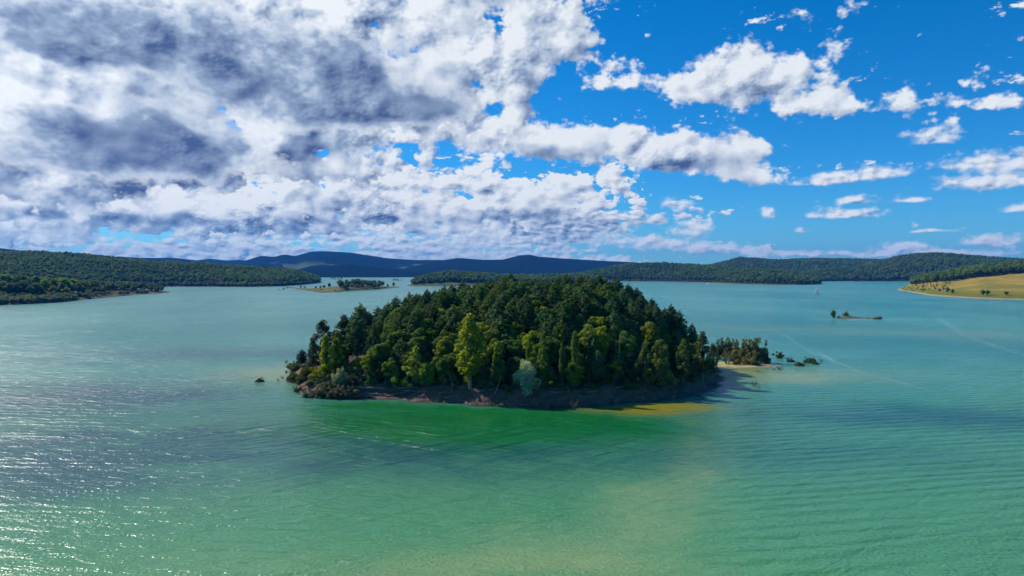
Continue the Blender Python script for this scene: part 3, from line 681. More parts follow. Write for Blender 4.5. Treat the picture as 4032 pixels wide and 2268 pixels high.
def build_protos():
    R = np.random.default_rng(21)
    PROTO['pine'], PROTO['broad'], PROTO['poplar'], PROTO['willow'], PROTO['shrub'], PROTO['twig'], PROTO['far'], PROTO['farp'], PROTO['sapling'], PROTO['bushy'] = [[] for _ in range(10)]
    for v in range(5):                                                    # pine: whorls of upswept tufts round a leader
        H = 14.0; W = R.uniform(2.8, 3.6); cl = []
        for z in np.arange(3.6, H - .3, .78):
            t = (z - 3.6) / (H - 3.6); rad = W * (1 - t ** 2.1) ** .75 * R.uniform(.7, 1.1) + .12
            if t < .12: rad *= .75
            nb = int(5 + 4 * (1 - t)); a0 = R.uniform(0, 6.28)
            for k in range(nb):
                a = a0 + k / nb * 6.28 + R.normal() * .2
                for f in ((.55, 1.0) if rad > 1.1 else (.75,)):
                    rr = rad * f * R.uniform(.8, 1.12)
                    cl.append(((math.cos(a) * rr, math.sin(a) * rr, z + rr * .16 + R.normal() * .2), R.uniform(.5, .78) * (1 - .35 * t)))
        cl.append(((0, 0, H), (.3, .3, .5))); cl.append(((.4, .2, H - .4), (.3, .3, .55))); cl.append(((-.3, .4, H - .5), (.3, .3, .5)))
        core = [((0, 0, 3.6 + (H - 3.6) * .42), (W * .42, W * .42, (H - 3.6) * .42))]
        cr = clump_crown('pine_crown', cl, 95, .30, R, 'needle', core, aspect=.55, flat=.75, up=.5)
        tr = trunk_mesh('pine_trunk', H * .95, .22, limbs=[(z, R.uniform(0, 6.28), R.uniform(1, 1.9), .2) for z in np.arange(2.2, 8, .7)], R=R)
        PROTO['pine'].append((tr, cr))
    for v in range(6):                                                    # round-headed broadleaf
        H = 11.5; W = R.uniform(3.3, 4.2); cl = []
        for k in range(46):
            d = unit(R.normal(size=3) + np.array([0, 0, .25])); q = R.uniform(.55, 1.0)
            c = np.array([d[0] * W * .82 * q, d[1] * W * .82 * q, 6.6 + d[2] * 3.9 * q])
            if c[2] < 2.4: c[2] = 2.4 + R.uniform(0, .8)
            cl.append((c, R.uniform(.75, 1.35)))
        core = [((0, 0, 6.4), (W * .58, W * .58, 2.9))]
        cr = clump_crown('broadleaf_crown', cl, 92, .27, R, 'leaf', core, flat=.72)
        tr = trunk_mesh('broadleaf_trunk', 8.5, .26, (R.normal() * .4, R.normal() * .4), [(z, R.uniform(0, 6.28), R.uniform(1.6, 2.8), R.uniform(1, 2)) for z in np.arange(2.4, 7, .7)], R=R)
        PROTO['broad'].append((tr, cr))
    for v in range(4):                                                    # bushy broadleaf, leafy down to the ground, uneven lobes
        H = 11.0; cl = []; lob = R.uniform(0, 6.28, 5); amp = R.uniform(.65, 1.2, 5)
        for k in range(74):
            t = R.uniform(.04, 1) ** .85; z = H * t; a = R.uniform(0, 6.28)
            w = 4.5 * (.72 + .28 * math.sin(t * 5 + v)) * math.sqrt(max(1 - t ** 1.6, 0.02)) * (.7 + .35 * sum(math.cos(a - l) > .4 for l in lob) * .5) * amp[int(a / 6.283 * 5) % 5]
            rr = w * R.uniform(.5, 1); cl.append(((math.cos(a) * rr, math.sin(a) * rr, z), R.uniform(.5, 1.0) * (1.1 - .4 * t)))
        cl.append(((.2, 0, H), (.4, .4, .8)))
        cr = clump_crown('bushy_crown', cl, 105, .25, R, 'leaf', [((0, 0, 3.6), (1.5, 1.5, 3.0))], flat=.85)
        PROTO['bushy'].append((trunk_mesh('bushy_trunk', 9, .2, limbs=[(1 + .7 * k, R.uniform(0, 6.28), 1.8, 1.5) for k in range(7)], matk='pale_bark', R=R), cr))
    for v in range(4):                                                    # poplar: tall, narrow, branches swept upwards
        H = 18.0; W = (2.3, 1.5, 1.9, 2.6)[v]; cl = []; limbs = []
        for z in np.arange(2.6, H - .4, .62):
            t = (z - 2.6) / (H - 2.6); rad = W * math.sin(min(1, .18 + t * 1.9) * math.pi / 2) * (1 - t ** 2.2) ** .8
            nb = 3 if rad > .8 else 2; a0 = R.uniform(0, 6.28)
            for k in range(nb):
                a = a0 + k / nb * 6.28 + R.normal() * .3; rr = rad * R.uniform(.45, 1.05)
                if R.random() < .12: continue
                cl.append(((math.cos(a) * rr, math.sin(a) * rr, z + R.normal() * .25), (R.uniform(.5, .85), R.uniform(.5, .85), R.uniform(.7, 1.25))))
            if R.random() < .5: limbs.append((z, a0, rad * .8, rad * 1.6))
        cl.append(((0, 0, H), (.25, .25, .8)))
        cr = clump_crown('poplar_crown', cl, 120, .25, R, 'leaf', [((0, 0, 8), (W * .3, W * .3, 4.5))], flat=1.0, up=.5)
        tr = trunk_mesh('poplar_trunk', H * .96, .25, limbs=limbs, matk='pale_bark', R=R)
        PROTO['poplar'].append((tr, cr))
    for v in range(3):                                                    # willow: several leaning heads of fine pale leaves
        cl = []; H = 9.0
        for k in range(34):
            d = unit(R.normal(size=3) + np.array([0, 0, .35])); q = R.uniform(.4, 1)
            cl.append(((d[0] * 3.1 * q, d[1] * 3.1 * q, 4.2 + d[2] * 4.0 * q if d[2] > -.6 else 1.4), R.uniform(.7, 1.15)))
        for k in range(7):
            a = R.uniform(0, 6.28); cl.append(((math.cos(a) * 1.2, math.sin(a) * 1.2, R.uniform(7.4, 9)), (.6, .6, .95)))
        cr = clump_crown('willow_crown', cl, 150, .21, R, 'leaf', [((0, 0, 4.2), (1.7, 1.7, 2.6))], droop=.5, aspect=.5, flat=1.0)
        tr = trunk_mesh('willow_trunk', 5.5, .24, (R.normal() * .5, 0), [(1.0 + .4 * k, R.uniform(0, 6.28), 1.8, 2.2) for k in range(6)], R=R)
        PROTO['willow'].append((tr, cr))
    for v in range(4):                                                    # shrub: low dome from the ground, ragged
        cl = []
        for k in range(26):
            d = unit(R.normal(size=3) + np.array([0, 0, .5])); d[2] = abs(d[2]); q = R.uniform(.45, 1)
            cl.append(((d[0] * 1.9 * q, d[1] * 1.9 * q, .35 + d[2] * 2.0 * q), R.uniform(.42, .75)))
        for k in range(6): cl.append(((R.normal() * 1.1, R.normal() * 1.1, R.uniform(2.2, 2.9)), (.25, .25, .5)))
        cr = clump_crown('shrub_crown', cl, 260, .19, R, 'leaf', [((0, 0, .8), (.8, .8, .6))], aspect=.8, flat=.85)
        tr = trunk_mesh('shrub_stem', 1.7, .09, limbs=[(.2 + .1 * k, k * 1.05, 1.1, 1.2) for k in range(6)], R=R)
        PROTO['shrub'].append((tr, cr))
    for v in range(3):                                                    # nearly bare brush: thin stems with a few leaves
        mb = MB(); cl = []
        for k in range(22):
            a = R.uniform(0, 6.28); l = R.uniform(.5, 1.5); h = R.uniform(.7, 2.1)
            tube(mb, [(math.cos(a) * .15, math.sin(a) * .15, -.3), (math.cos(a) * l * .5, math.sin(a) * l * .5, h * .6), (math.cos(a + .2) * l, math.sin(a + .2) * l, h)], [.05, .035, .012], 4)
            if k % 2: cl.append(((math.cos(a + .2) * l, math.sin(a + .2) * l, h), R.uniform(.16, .32)))
        PROTO['twig'].append((mb.mesh('brush_stems', M['dead_wood']), clump_crown('brush_leaves', cl, 260, .12, R, 'leaf')))
    for v in range(5):                                                    # trees of the far shores, seen a few pixels wide
        cl = []; W = R.uniform(3.6, 4.8)
        for k in range(15):
            d = unit(R.normal(size=3) + np.array([0, 0, .3])); q = R.uniform(.5, 1)
            cl.append(((d[0] * W * .75 * q, d[1] * W * .75 * q, max(2.0, 6.6 + d[2] * 4.0 * q)), R.uniform(1.1, 1.9)))
        core = [((0, 0, 6.2), (W * .7, W * .7, 3.8))]
        PROTO['far'].append((trunk_mesh('far_trunk', 7, .28, limbs=[(3, R.uniform(0, 6), 2, 1.5), (4, R.uniform(0, 6), 2, 1.5)], R=R), clump_crown('far_crown', cl, 12, .75, R, 'far_leaf', core, flat=.8)))
        cl2 = [((c[0] * .8, c[1] * .8, c[2] * .62), r * .85) for c, r in cl]
        PROTO['farp'].append((trunk_mesh('far_bush_stem', 3.5, .2, R=R), clump_crown('far_bush_crown', cl2, 14, .6, R, 'far_pale', [((0, 0, 3.4), (W * .5, W * .5, 2.2))], flat=.8)))
    mb = MB(); cl = []                                                    # leaning sapling
    for k in range(16):
        t = k / 15; cl.append(((-5.2 * t ** 1.1 + R.normal() * .35, R.normal() * .4, 1.6 + 8.0 * t + R.normal() * .3), R.uniform(.35, .75)))
    PROTO['sapling'].append((trunk_mesh('sapling_trunk', 9.5, .12, (-5.2, 0), [(3, 3.5, 1, 1), (4.5, .3, 1, 1.2), (6, 3.3, .8, .8)], matk='pale_bark', R=R), clump_crown('sapling_crown', cl, 190, .22, R, 'leaf')))
build_protos()
NAMES = {'bushy': ('broadleaf_tree', 'trunk', 'crown'), 'pine': ('pine_tree', 'trunk', 'crown'), 'broad': ('broadleaf_tree', 'trunk', 'crown'), 'poplar': ('poplar_tree', 'trunk', 'crown'), 'willow': ('willow_tree', 'trunk', 'crown'),
         'shrub': ('shrub', 'stem', 'crown'), 'twig': ('brush', 'stem', 'crown'), 'far': ('shore_tree', 'trunk', 'crown'), 'farp': ('shore_bush', 'stem', 'crown'), 'sapling': ('sapling', 'trunk', 'crown')}
CROWN = {}
def tree(kind, loc, sc, color, label, cat, group=None, rz=None, v=None, tilt=(0, 0), name=None):
    vs = PROTO[kind]; v = random.randrange(len(vs)) if v is None else v % len(vs)
    nm, tn, cn = NAMES[kind]
    e = empty(name or nm, loc, random.uniform(0, 6.28) if rz is None else rz, sc)
    e.rotation_euler.x, e.rotation_euler.y = tilt
    tag(e, label, cat, group)
    obj(tn, vs[v][0], e)
    c = obj(cn, vs[v][1], e); c.color = (*color, 1); CROWN[e] = c
    if kind in ('far', 'farp'):
        c.material_slots[0].link = 'OBJECT'; c.material_slots[0].material = M['leaf']
    return e
def jit(c, a=.15):
    k = random.uniform(1 - a, 1 + a); return (c[0] * k * random.uniform(1 - a * .5, 1 + a * .5), c[1] * k, c[2] * k * random.uniform(1 - a, 1 + a))

# ------------------------------------------------------------------ woods that read as one mass
def forest(name, pts, protos, lo, hi, label, weights=None, zs=1.0):
    """one object: a point per tree, a crown set on every point"""
    R = np.random.default_rng(len(pts)); n = len(pts)
    me = bpy.data.meshes.new(name); me.vertices.add(n); me.vertices.foreach_set('co', np.asarray(pts, dtype=np.float32).ravel())
    for nm, tp, val in (('size', 'FLOAT', R.uniform(lo, hi, n) * (1 + R.normal(size=n) * .08)), ('turn', 'FLOAT', R.uniform(0, 6.28, n)), ('pick', 'INT', R.choice(len(protos), n, p=weights))):
        a = me.attributes.new(nm, tp, 'POINT'); a.data.foreach_set('value', val.astype(np.float32 if tp == 'FLOAT' else np.int32))
    o = obj(name, me); tag(o, label, 'wood', kind='stuff')
    gt = bpy.data.node_groups.new(name, 'GeometryNodeTree')
    gt.interface.new_socket('Geometry', in_out='INPUT', socket_type='NodeSocketGeometry'); gt.interface.new_socket('Geometry', in_out='OUTPUT', socket_type='NodeSocketGeometry')
    N = gt.nodes; L = gt.links
    gi, go = N.new('NodeGroupInput'), N.new('NodeGroupOutput'); ip = N.new('GeometryNodeInstanceOnPoints'); g2 = N.new('GeometryNodeGeometryToInstance')
    for p in reversed(protos):
        oi = N.new('GeometryNodeObjectInfo'); oi.transform_space = 'ORIGINAL'; oi.inputs['Object'].default_value = p; oi.inputs['As Instance'].default_value = True
        L.new(oi.outputs['Geometry'], g2.inputs[0])
    def na(nm, tp):
        k = N.new('GeometryNodeInputNamedAttribute'); k.data_type = tp; k.inputs[0].default_value = nm; return k.outputs[0]
    L.new(gi.outputs[0], ip.inputs['Points']); L.new(g2.outputs[0], ip.inputs['Instance']); ip.inputs['Pick Instance'].default_value = True
    L.new(na('pick', 'INT'), ip.inputs['Instance Index'])
    cx = N.new('ShaderNodeCombineXYZ'); L.new(na('turn', 'FLOAT'), cx.inputs[2]); L.new(cx.outputs[0], ip.inputs['Rotation'])
    sc = N.new('ShaderNodeCombineXYZ'); sa = na('size', 'FLOAT')
    mz = N.new('ShaderNodeMath'); mz.operation = 'MULTIPLY'; mz.inputs[1].default_value = zs; L.new(sa, mz.inputs[0])
    L.new(sa, sc.inputs[0]); L.new(sa, sc.inputs[1]); L.new(mz.outputs[0], sc.inputs[2]); L.new(sc.outputs[0], ip.inputs['Scale'])
    L.new(ip.outputs[0], go.inputs[0])
    md = o.modifiers.new('trees', 'NODES'); md.node_group = gt
    return o

C_PINE, C_OAK, C_YEL, C_LIME, C_OLIVE, C_SILVER, C_GREY = (.072, .128, .052), (.095, .160, .036), (.175, .215, .022), (.21, .26, .022), (.115, .150, .042), (.24, .29, .245), (.15, .18, .125)

# trees one can tell apart along the near left shore: the first of each shape also lends its crown to the woods
near_list = []
R = np.random.default_rng(8)
for px, py, top, kind, col, lab in [
    (20, 1150, 1068, 'far', C_PINE, 'dark tree at the left edge above the shore bushes'), (85, 1148, 1070, 'far', C_PINE, 'tall dark tree second from the left edge on the shore'), (140, 1152, 1078, 'far', C_PINE, 'dark tree beside the yellow-green shore trees'),
    (175, 1160, 1096, 'far', C_YEL, 'first yellow-green tree of the left shore row'), (212, 1156, 1096, 'far', C_YEL, 'second yellow-green tree of the left shore row'), (250, 1152, 1090, 'far', C_LIME, 'brightest yellow-green tree of the left shore row'),
    (288, 1152, 1092, 'far', C_YEL, 'tall yellow-green tree above the grass strip on the left shore'), (335, 1150, 1102, 'far', C_YEL, 'yellow-green tree right of the tallest shore trees'), (372, 1148, 1100, 'far', C_OLIVE, 'round olive green tree on the grassy point'),
    (405, 1146, 1108, 'far', C_OLIVE, 'smaller olive green tree on the grassy point'), (440, 1140, 1112, 'far', C_OAK, 'green tree before the gap on the grassy point'), (500, 1142, 1112, 'far', C_OAK, 'round dark tree after the gap on the grassy point'),
    (530, 1142, 1112, 'far', C_OAK, 'dark tree in the clump near the tip of the point'), (556, 1140, 1108, 'far', C_GREY, 'grey-green tree in the clump near the tip of the point'), (590, 1142, 1114, 'far', C_OAK, 'tree next to the last on the grassy point'), (614, 1148, 1120, 'far', C_OLIVE, 'last small tree at the tip of the grassy point')]:
    u = .45
    for _ in range(12):                                                    # stand it on the land where that sight line meets it
        ds, zr, dr = near_l.at(px); x, y, z = near_l.point(np.float64(px), np.float64(u))
        pyy = HOR + (CAMZ - z) / y * F; u = float(np.clip(u + (pyy - py) * .004, .04, .98))
    h = (HOR + (CAMZ - z) / y * F - top) / F * y
    near_list.append(tree(kind, (float(x), float(y), float(z) - .2), float(np.clip(h / 11.5, .7, 2.2)), jit(col, .1), lab, 'tree', 'trees on the near left shore', v=len(near_list)))
mixed = []
for i in range(84):                                                        # the other trees of that row, less bright
    px = R.uniform(0, 628) if i > 10 else R.uniform(0, 160); u = R.uniform(.22, .62); x, y, z = near_l.point(np.float64(px), np.float64(u))
    if 430 < px < 485: continue
    mixed.append(tree('far', (float(x), float(y), float(z) - .2), R.uniform(.85, 1.35) * (1.3 if px < 330 else .9), jit((C_PINE if px < 140 else C_YEL if (px < 345 and i % 2) else C_OLIVE if i % 3 else C_OAK), .2), 'x', 'tree', 'trees on the near left shore'))
bush_list = []
for i, px in enumerate([15, 48, 80, 112, 146, 180, 214, 246, 280, 350, 366, 470, 505, 540, 575]):
    x, y, z = near_l.point(np.float64(px), np.float64(.06 + .05 * R.random()))
    bush_list.append(tree('farp', (float(x), float(y), float(z) - .2), R.uniform(.75, 1.15), jit(C_GREY if i % 3 else C_OLIVE, .2), ['first', 'second', 'third', 'fourth', 'fifth', 'sixth', 'seventh', 'eighth', 'ninth', 'tenth', 'eleventh', 'twelfth', 'thirteenth', 'fourteenth', 'fifteenth'][i] + ' pale bush from the left edge along the near left-hand waterline', 'bush', 'bushes along the near left shore', v=i))
FAR = [CROWN[near_list[i]] for i in (0, 1, 2, 8, 9)]; FARP = [CROWN[bush_list[i]] for i in range(5)]
for o_ in FAR: o_.material_slots[0].material = M['far_leaf']
for o_ in FARP: o_.material_slots[0].material = M['far_pale']
ALL = FAR + FARP[:2]; WT = [.185] * 5 + [.0375] * 2
def thin(pts, f, R=np.random.default_rng(2)): return pts[R.random(len(pts)) < f]
forest('wood', near_l.plant(7.5, .62, 1.2, keep=lambda px, y, u: (px < 640) & ((vnoise(px * .02, y * .02, 1.0) > -.05) | (u > .7) | (px < 150))), ALL, .75, 1.25, 'bushy wood behind the left shore trees')
forest('undergrowth', near_l.plant(4.5, .02, .26, keep=lambda px, y, u: (px < 300) | (vnoise(px * .03, y * .03, 1) > .12)), FARP, .5, 1.0, 'pale bushes lining the left shore')
forest('wood', hill_l.plant(9.0, .05, 1.08), ALL, .95, 1.5, 'broad green wood covering the left hill')
forest('undergrowth', hill_l.plant(7.5, .012, .05), FARP, .8, 1.4, 'pale bushes at the foot of the left hill')
forest('wood', headland.plant(8.0, .28, 1.15, keep=lambda px, y, u: px > 1622), ALL, .95, 1.5, 'rounded wood on the low headland')
forest('wood', hill_r.plant(10.0, .05, 1.08), ALL, .95, 1.45, 'long wood on the hill across the lake')
forest('undergrowth', thin(hill_r.plant(9.0, .012, .05), .6), FARP, .6, 1.1, 'pale bushes above the bare shoreline across the lake')
forest('wood', ridge_b.plant(12.0, .02, 1.06), ALL, 1.0, 1.6, 'wood on the high hill beyond the bay')
forest('wood', ridge_a.plant(17.0, .10, 1.06), FAR, 1.4, 2.1, 'dark wood on the ridge behind the sailing boat')
edge = lambda px: np.interp(px, [3540, 3613, 3661, 3738, 3820, 3900, 4032, 4300], [1450, 1400, 1350, 1290, 1275, 1265, 1260, 1240])
forest('wood', meadow.plant(7.5, .05, 1.25, keep=lambda px, y, u: (y > edge(px)) & (px > 3590)), FAR, .95, 1.4, 'dense dark wood at the top of the meadow')
forest('undergrowth', thin(meadow.plant(9.0, .10, .75, keep=lambda px, y, u: (y < edge(px)) & (y > edge(px) - 150) & (px < 3745)), .35), FARP, .22, .55, 'scattered low bushes on the tip of the meadow')

# ------------------------------------------------------------------ low island, islets: trees standing alone
def on_hill(h, px, py):
    u = .4
    for _ in range(20):
        x, y, z = h.point(np.float64(px), np.float64(u)); pyy = HOR + (CAMZ - z) / y * F; u = float(np.clip(u + (pyy - py) * .006, .03, 1.0))
    return Vector((float(x), float(y), float(z) - .15))
for px, py, h, kind, col, lab in [
    (1184, 1133, 7.5, 'far', C_GREY, 'small tree alone on the thin left spit of the low island'), (1200, 1132, 5, 'farp', C_GREY, 'tiny bush beside the lone tree on the thin spit'), (1243, 1132, 5.5, 'farp', C_OLIVE, 'bush where the thin spit joins the low island'),
    (1262, 1131, 6, 'farp', C_GREY, 'dark bush left of the wood on the low island'), (1275, 1134, 7, 'farp', C_GREY, 'broad pale bush left of the wood on the low island'), (1296, 1133, 11, 'far', C_OLIVE, 'upright tree left of the low island wood'),
    (1265, 1144, 3.5, 'farp', C_OLIVE, 'little bush on the grass of the low island'), (1318, 1149, 4, 'farp', C_OLIVE, 'bush at the front shore of the low island'), (1527, 1131, 8.5, 'far', C_GREY, 'middle lone tree right of the low island wood'),
    (1550, 1130, 12, 'far', C_OAK, 'round tree alone near the right tip of the low island'), (1517, 1137, 5, 'farp', C_GREY, 'small bush right of the low island wood')]:
    k = 11.5 if kind == 'far' else 7.0
    tree(kind, on_hill(low_isle, px, py), h / k, jit(col, .1), lab, 'tree' if kind == 'far' else 'bush', 'lone trees and bushes on the low island')
wood_low = {'far': [], 'farp': []}
for i in range(64):
    px = R.uniform(1330, 1508); u = R.uniform(.25, 1.0); x, y, z = low_isle.point(np.float64(px), np.float64(u))
    kind = 'farp' if (px > 1450 and i % 2) or u < .35 else 'far'
    wood_low[kind].append(tree(kind, (float(x), float(y), float(z) - .2), R.uniform(1.0, 1.5) * (1.2 if kind == 'farp' else 1), jit(C_GREY if kind == 'farp' else (C_OAK if i % 3 else C_PINE), .2),
         'grey-green bush at the edge of the low island wood' if kind == 'farp' else 'tree in the close wood on the low island', 'bush' if kind == 'farp' else 'tree', 'bushes round the low island wood' if kind == 'farp' else 'trees of the low island wood'))
for px, py, h, lab in [(1307, 1100, 19, 'tall round tree on the far islet'), (1318, 1100, 12, 'lower tree beside the tall one on the far islet'), (1332, 1100, 10, 'bushy tree in the middle of the far islet'), (1344, 1100, 15, 'upright tree at the right end of the far islet'), (1364, 1096, 10, 'bush right of the far islet')]:
    p = gp(px, py + .3); tree('far', (p.x, p.y, .6), h / 11.5, jit(C_GREY, .1), lab, 'tree', 'trees on the far islets')
for px, h, lab in [(1548, 8, 'grey tree at the left of the smallest far islet'), (1556, 11, 'tallest tree of the smallest far islet'), (1566, 9, 'grey tree at the right of the smallest far islet'), (1580, 6, 'tiny bush in the water right of the smallest far islet')]:
    p = gp(px, 1105); tree('far', (p.x, p.y, .2), h / 11.5, jit(C_GREY, .1), lab, 'tree', 'trees on the far islets')
for i, (px, py, h) in enumerate([(1098, 1143, 3), (1114, 1141, 3.5), (1120, 1140, 3.5), (1133, 1137, 4), (1174, 1144, 2.5), (1212, 1147, 2.5)]):
    p = gp(px, py); tree('farp', (p.x, p.y, -.2), h / 7, jit(C_GREY, .1), ('first', 'second', 'third', 'fourth', 'fifth', 'last')[i] + ' from left of the tiny drowned bushes left of the low island', 'bush', 'drowned bushes by the low island')
# tiny islet on the right
p = gp(3281, 1256); tree('broad', (p.x, p.y, -1.3), (.62, .62, .83), C_OAK, 'round-headed tree rising from the water beside the tiny islet', 'tree', v=0)
p = gp(3330, 1249); tree('shrub', (p.x, p.y, .9), (1.25, 1.25, 1.35), C_OLIVE, 'windswept bush on the tiny islet', 'bush', v=1, tilt=(0, -.25))
p = gp(3303, 1254); tree('shrub', (p.x, p.y, .5), .65, C_OLIVE, 'small bush at the left end of the tiny islet', 'bush', v=2)
p = gp(3345, 1250); tree('shrub', (p.x, p.y, .8), .5, C_GREY, 'low shrub right of the windswept bush', 'bush', v=3)
p = gp(3450, 1257); tree('shrub', (p.x, p.y, -.2), (1.3, 1.0, .8), C_GREY, 'low sprawling bush at the end of the sandbar', 'bush', v=0)
p = gp(3464, 1257); tree('shrub', (p.x, p.y, -.2), (.9, .9, 1.05), C_GREY, 'taller bush at the far end of the sandbar', 'bush', v=2)
p = gp(3418, 1256); tree('twig', (p.x, p.y, -.1), .9, C_GREY, 'bare brush standing up from the sandbar', 'brush', v=0)
# meadow
for px, py, h, lab in [(3732, 1155, 11, 'larger tree of the pair low on the meadow'), (3752, 1156, 8, 'smaller tree of the pair low on the meadow'), (3872, 1165, 10, 'left bush of the pair near the meadow shore'), (3890, 1164, 9, 'right bush of the pair near the meadow shore'), (3965, 1165, 7, 'single bush on the meadow right of the pairs'),
                       (3700, 1148, 5, 'small bush left of the meadow tree pair'), (3715, 1142, 4, 'low bush uphill of the meadow tree pair')]:
    tree('far' if h > 7 else 'farp', on_hill(meadow, px, py), h / (11.5 if h > 7 else 7), jit(C_OAK, .15), lab, 'tree' if h > 7 and 'tree of' in lab else 'bush', 'bushes on the meadow')

# ------------------------------------------------------------------ trees of the wooded island: the ones that stand out
taken = []
def feat(kind, px, base, top, col, label, cat='tree', wide=1.0, v=None, tilt=(0, 0), sink=.25, name=None, rz=None):
    p = on_island(px, base)
    h = (base - top) / F * p.y * 1.02
    ref = {'bushy': 11.8, 'pine': 14.4, 'broad': 11.6, 'poplar': 18.6, 'willow': 9.6, 'shrub': 2.9, 'twig': 2.2, 'sapling': 10.2}[kind]
    k = h / ref
    taken.append((p.x, p.y, 2.2 * k * wide if kind in ('shrub', 'twig') else 3.4 * k * wide))
    return tree(kind, (p.x, p.y, p.z - sink), (k * wide, k * wide, k), col, label, cat, v=v, tilt=tilt, name=name, rz=rz)
feat('poplar', 1852, 1528, 1238, (.23, .27, .020), 'tallest bright yellow-green poplar at the front of the island', wide=1.75, v=0)
feat('bushy', 1640, 1527, 1358, (.26, .32, .055), 'light green leafy tree left of the tallest poplar', wide=1.0, v=1)
feat('bushy', 1560, 1522, 1440, (.19, .25, .045), 'low light green tree hanging over the bank left of the poplar', wide=.9, v=3)
feat('sapling', 1787, 1522, 1372, C_YEL, 'thin leaning yellow-green sapling between two front trees', v=0, rz=0)
feat('bushy', 1282, 1492, 1312, (.240, .260, .014), 'sunlit yellow-green tree at the left end of the island', wide=.85, v=0)
feat('bushy', 1330, 1478, 1300, (.150, .185, .016), 'yellow-green tree right of the leftmost sunlit tree', wide=.85, v=2)
feat('poplar', 1272, 1462, 1264, (.055, .080, .050), 'feathery grey-green poplar at the left skyline', wide=1.9, v=3)
feat('poplar', 1354, 1448, 1242, (.050, .075, .045), 'second feathery poplar on the left skyline', wide=1.9, v=0)
feat('poplar', 1232, 1472, 1330, (.060, .085, .050), 'small feathery poplar at the left edge of the island wood', wide=1.2, v=3)
feat('pine', 1406, 1440, 1232, C_PINE, 'spiky dark pine on the left skyline beside the poplars', wide=1.1, v=0)
feat('pine', 1190, 1446, 1374, (.035, .055, .040), 'small dark conifer alone on the left shore', wide=1.5, v=1)
feat('shrub', 1160, 1452, 1420, C_OLIVE, 'olive shrub spreading over the water at the left tip', 'shrub', wide=1.5, v=0)
feat('shrub', 1222, 1450, 1420, (.11, .12, .03), 'yellowish shrub below the small dark conifer', 'shrub', wide=1.2, v=1)
feat('shrub', 1150, 1500, 1462, (.085, .105, .045), 'round green bush at the water on the left tip', 'shrub', wide=1.0, v=2)
feat('shrub', 1183, 1508, 1474, (.10, .11, .035), 'yellow-brown low shrub beside the round left bush', 'shrub', wide=.9, v=3)
feat('shrub', 1250, 1500, 1447, (.185, .185, .012), 'bright yellow bush under the leftmost sunlit tree', 'shrub', wide=.9, v=1)
feat('willow', 1338, 1528, 1442, C_SILVER, 'silver-grey willow on the left bank', wide=1.05, v=1)
feat('shrub', 1222, 1562, 1522, (.095, .115, .085), 'leftmost grey-green shrub hanging into the water', 'shrub', wide=1.3, v=0)
feat('shrub', 1270, 1562, 1512, (.105, .120, .090), 'grey-green shrub beneath the silver willow at the waterline', 'shrub', wide=1.15, v=2)
feat('shrub', 1325, 1562, 1520, (.095, .105, .075), 'tangled grey shrub at the waterline right of the willow', 'shrub', wide=1.25, v=3)
feat('shrub', 1378, 1558, 1516, (.110, .125, .095), 'rightmost grey-green shrub of the waterline row', 'shrub', wide=1.2, v=1)
feat('broad', 1420, 1478, 1392, C_LIME, 'small bright yellow branch-tree in the shade of the left wood', wide=.75, v=4)
feat('willow', 2070, 1556, 1412, (.40, .47, .43), 'silver-blue willow standing on the front bank', wide=1.0, v=0)
feat('poplar', 2138, 1520, 1312, (.115, .185, .030), 'green poplar behind the silver-blue willow', wide=1.15, v=1)
feat('poplar', 2080, 1500, 1354, (.13, .20, .03), 'narrow green poplar peeping over the silver-blue willow', wide=.85, v=2)
feat('poplar', 2212, 1522, 1348, (.10, .145, .04), 'slim dull green poplar right of the willow', wide=.9, v=1)
feat('poplar', 2262, 1522, 1302, (.12, .17, .034), 'taller slim poplar second right of the willow', wide=.9, v=2)
feat('broad', 2368, 1455, 1272, (.23, .24, .016), 'yellow-topped tree right of the slim poplars', wide=.75, v=0)
feat('broad', 2345, 1390, 1228, (.17, .205, .02), 'yellow-green tree high behind the slim poplars', wide=.95, v=1)
feat('bushy', 2386, 1515, 1462, (.120, .125, .022), 'low yellowing branches below the yellow-topped tree', wide=1.0, v=5)
feat('broad', 2560, 1430, 1258, (.16, .20, .024), 'yellow-green tree near the right shoulder of the island', wide=.9, v=3)
feat('bushy', 2600, 1522, 1332, (.150, .185, .050), 'big olive green tree at the right of the front bank', wide=1.15, v=2)
feat('bushy', 2540, 1515, 1340, (.130, .165, .045), 'olive tree leaning on the left of the big olive one', wide=.75, v=4)
feat('poplar', 2690, 1510, 1338, (.125, .160, .050), 'leafy poplar right of the big olive tree', wide=1.35, v=3)
feat('poplar', 2766, 1498, 1306, (.105, .135, .045), 'tall dark poplar at the right end of the front row', wide=1.45, v=0)
feat('poplar', 2806, 1482, 1352, (.105, .130, .050), 'last poplar at the right end of the island wood', wide=1.4, v=3)
feat('bushy', 2730, 1505, 1420, (.11, .145, .045), 'low leafy tree at the foot of the right poplars', wide=.9, v=1)
feat('bushy', 1960, 1500, 1340, (.19, .24, .03), 'yellow-green tree right of the tallest poplar', wide=.9, v=2)
feat('broad', 1745, 1440, 1300, (.080, .125, .024), 'green tree up the slope left of the tallest poplar', wide=1.0, v=5)
feat('broad', 1505, 1475, 1335, C_OAK, 'dark leafy tree behind the dead leaning trunk', wide=1.1, v=4)

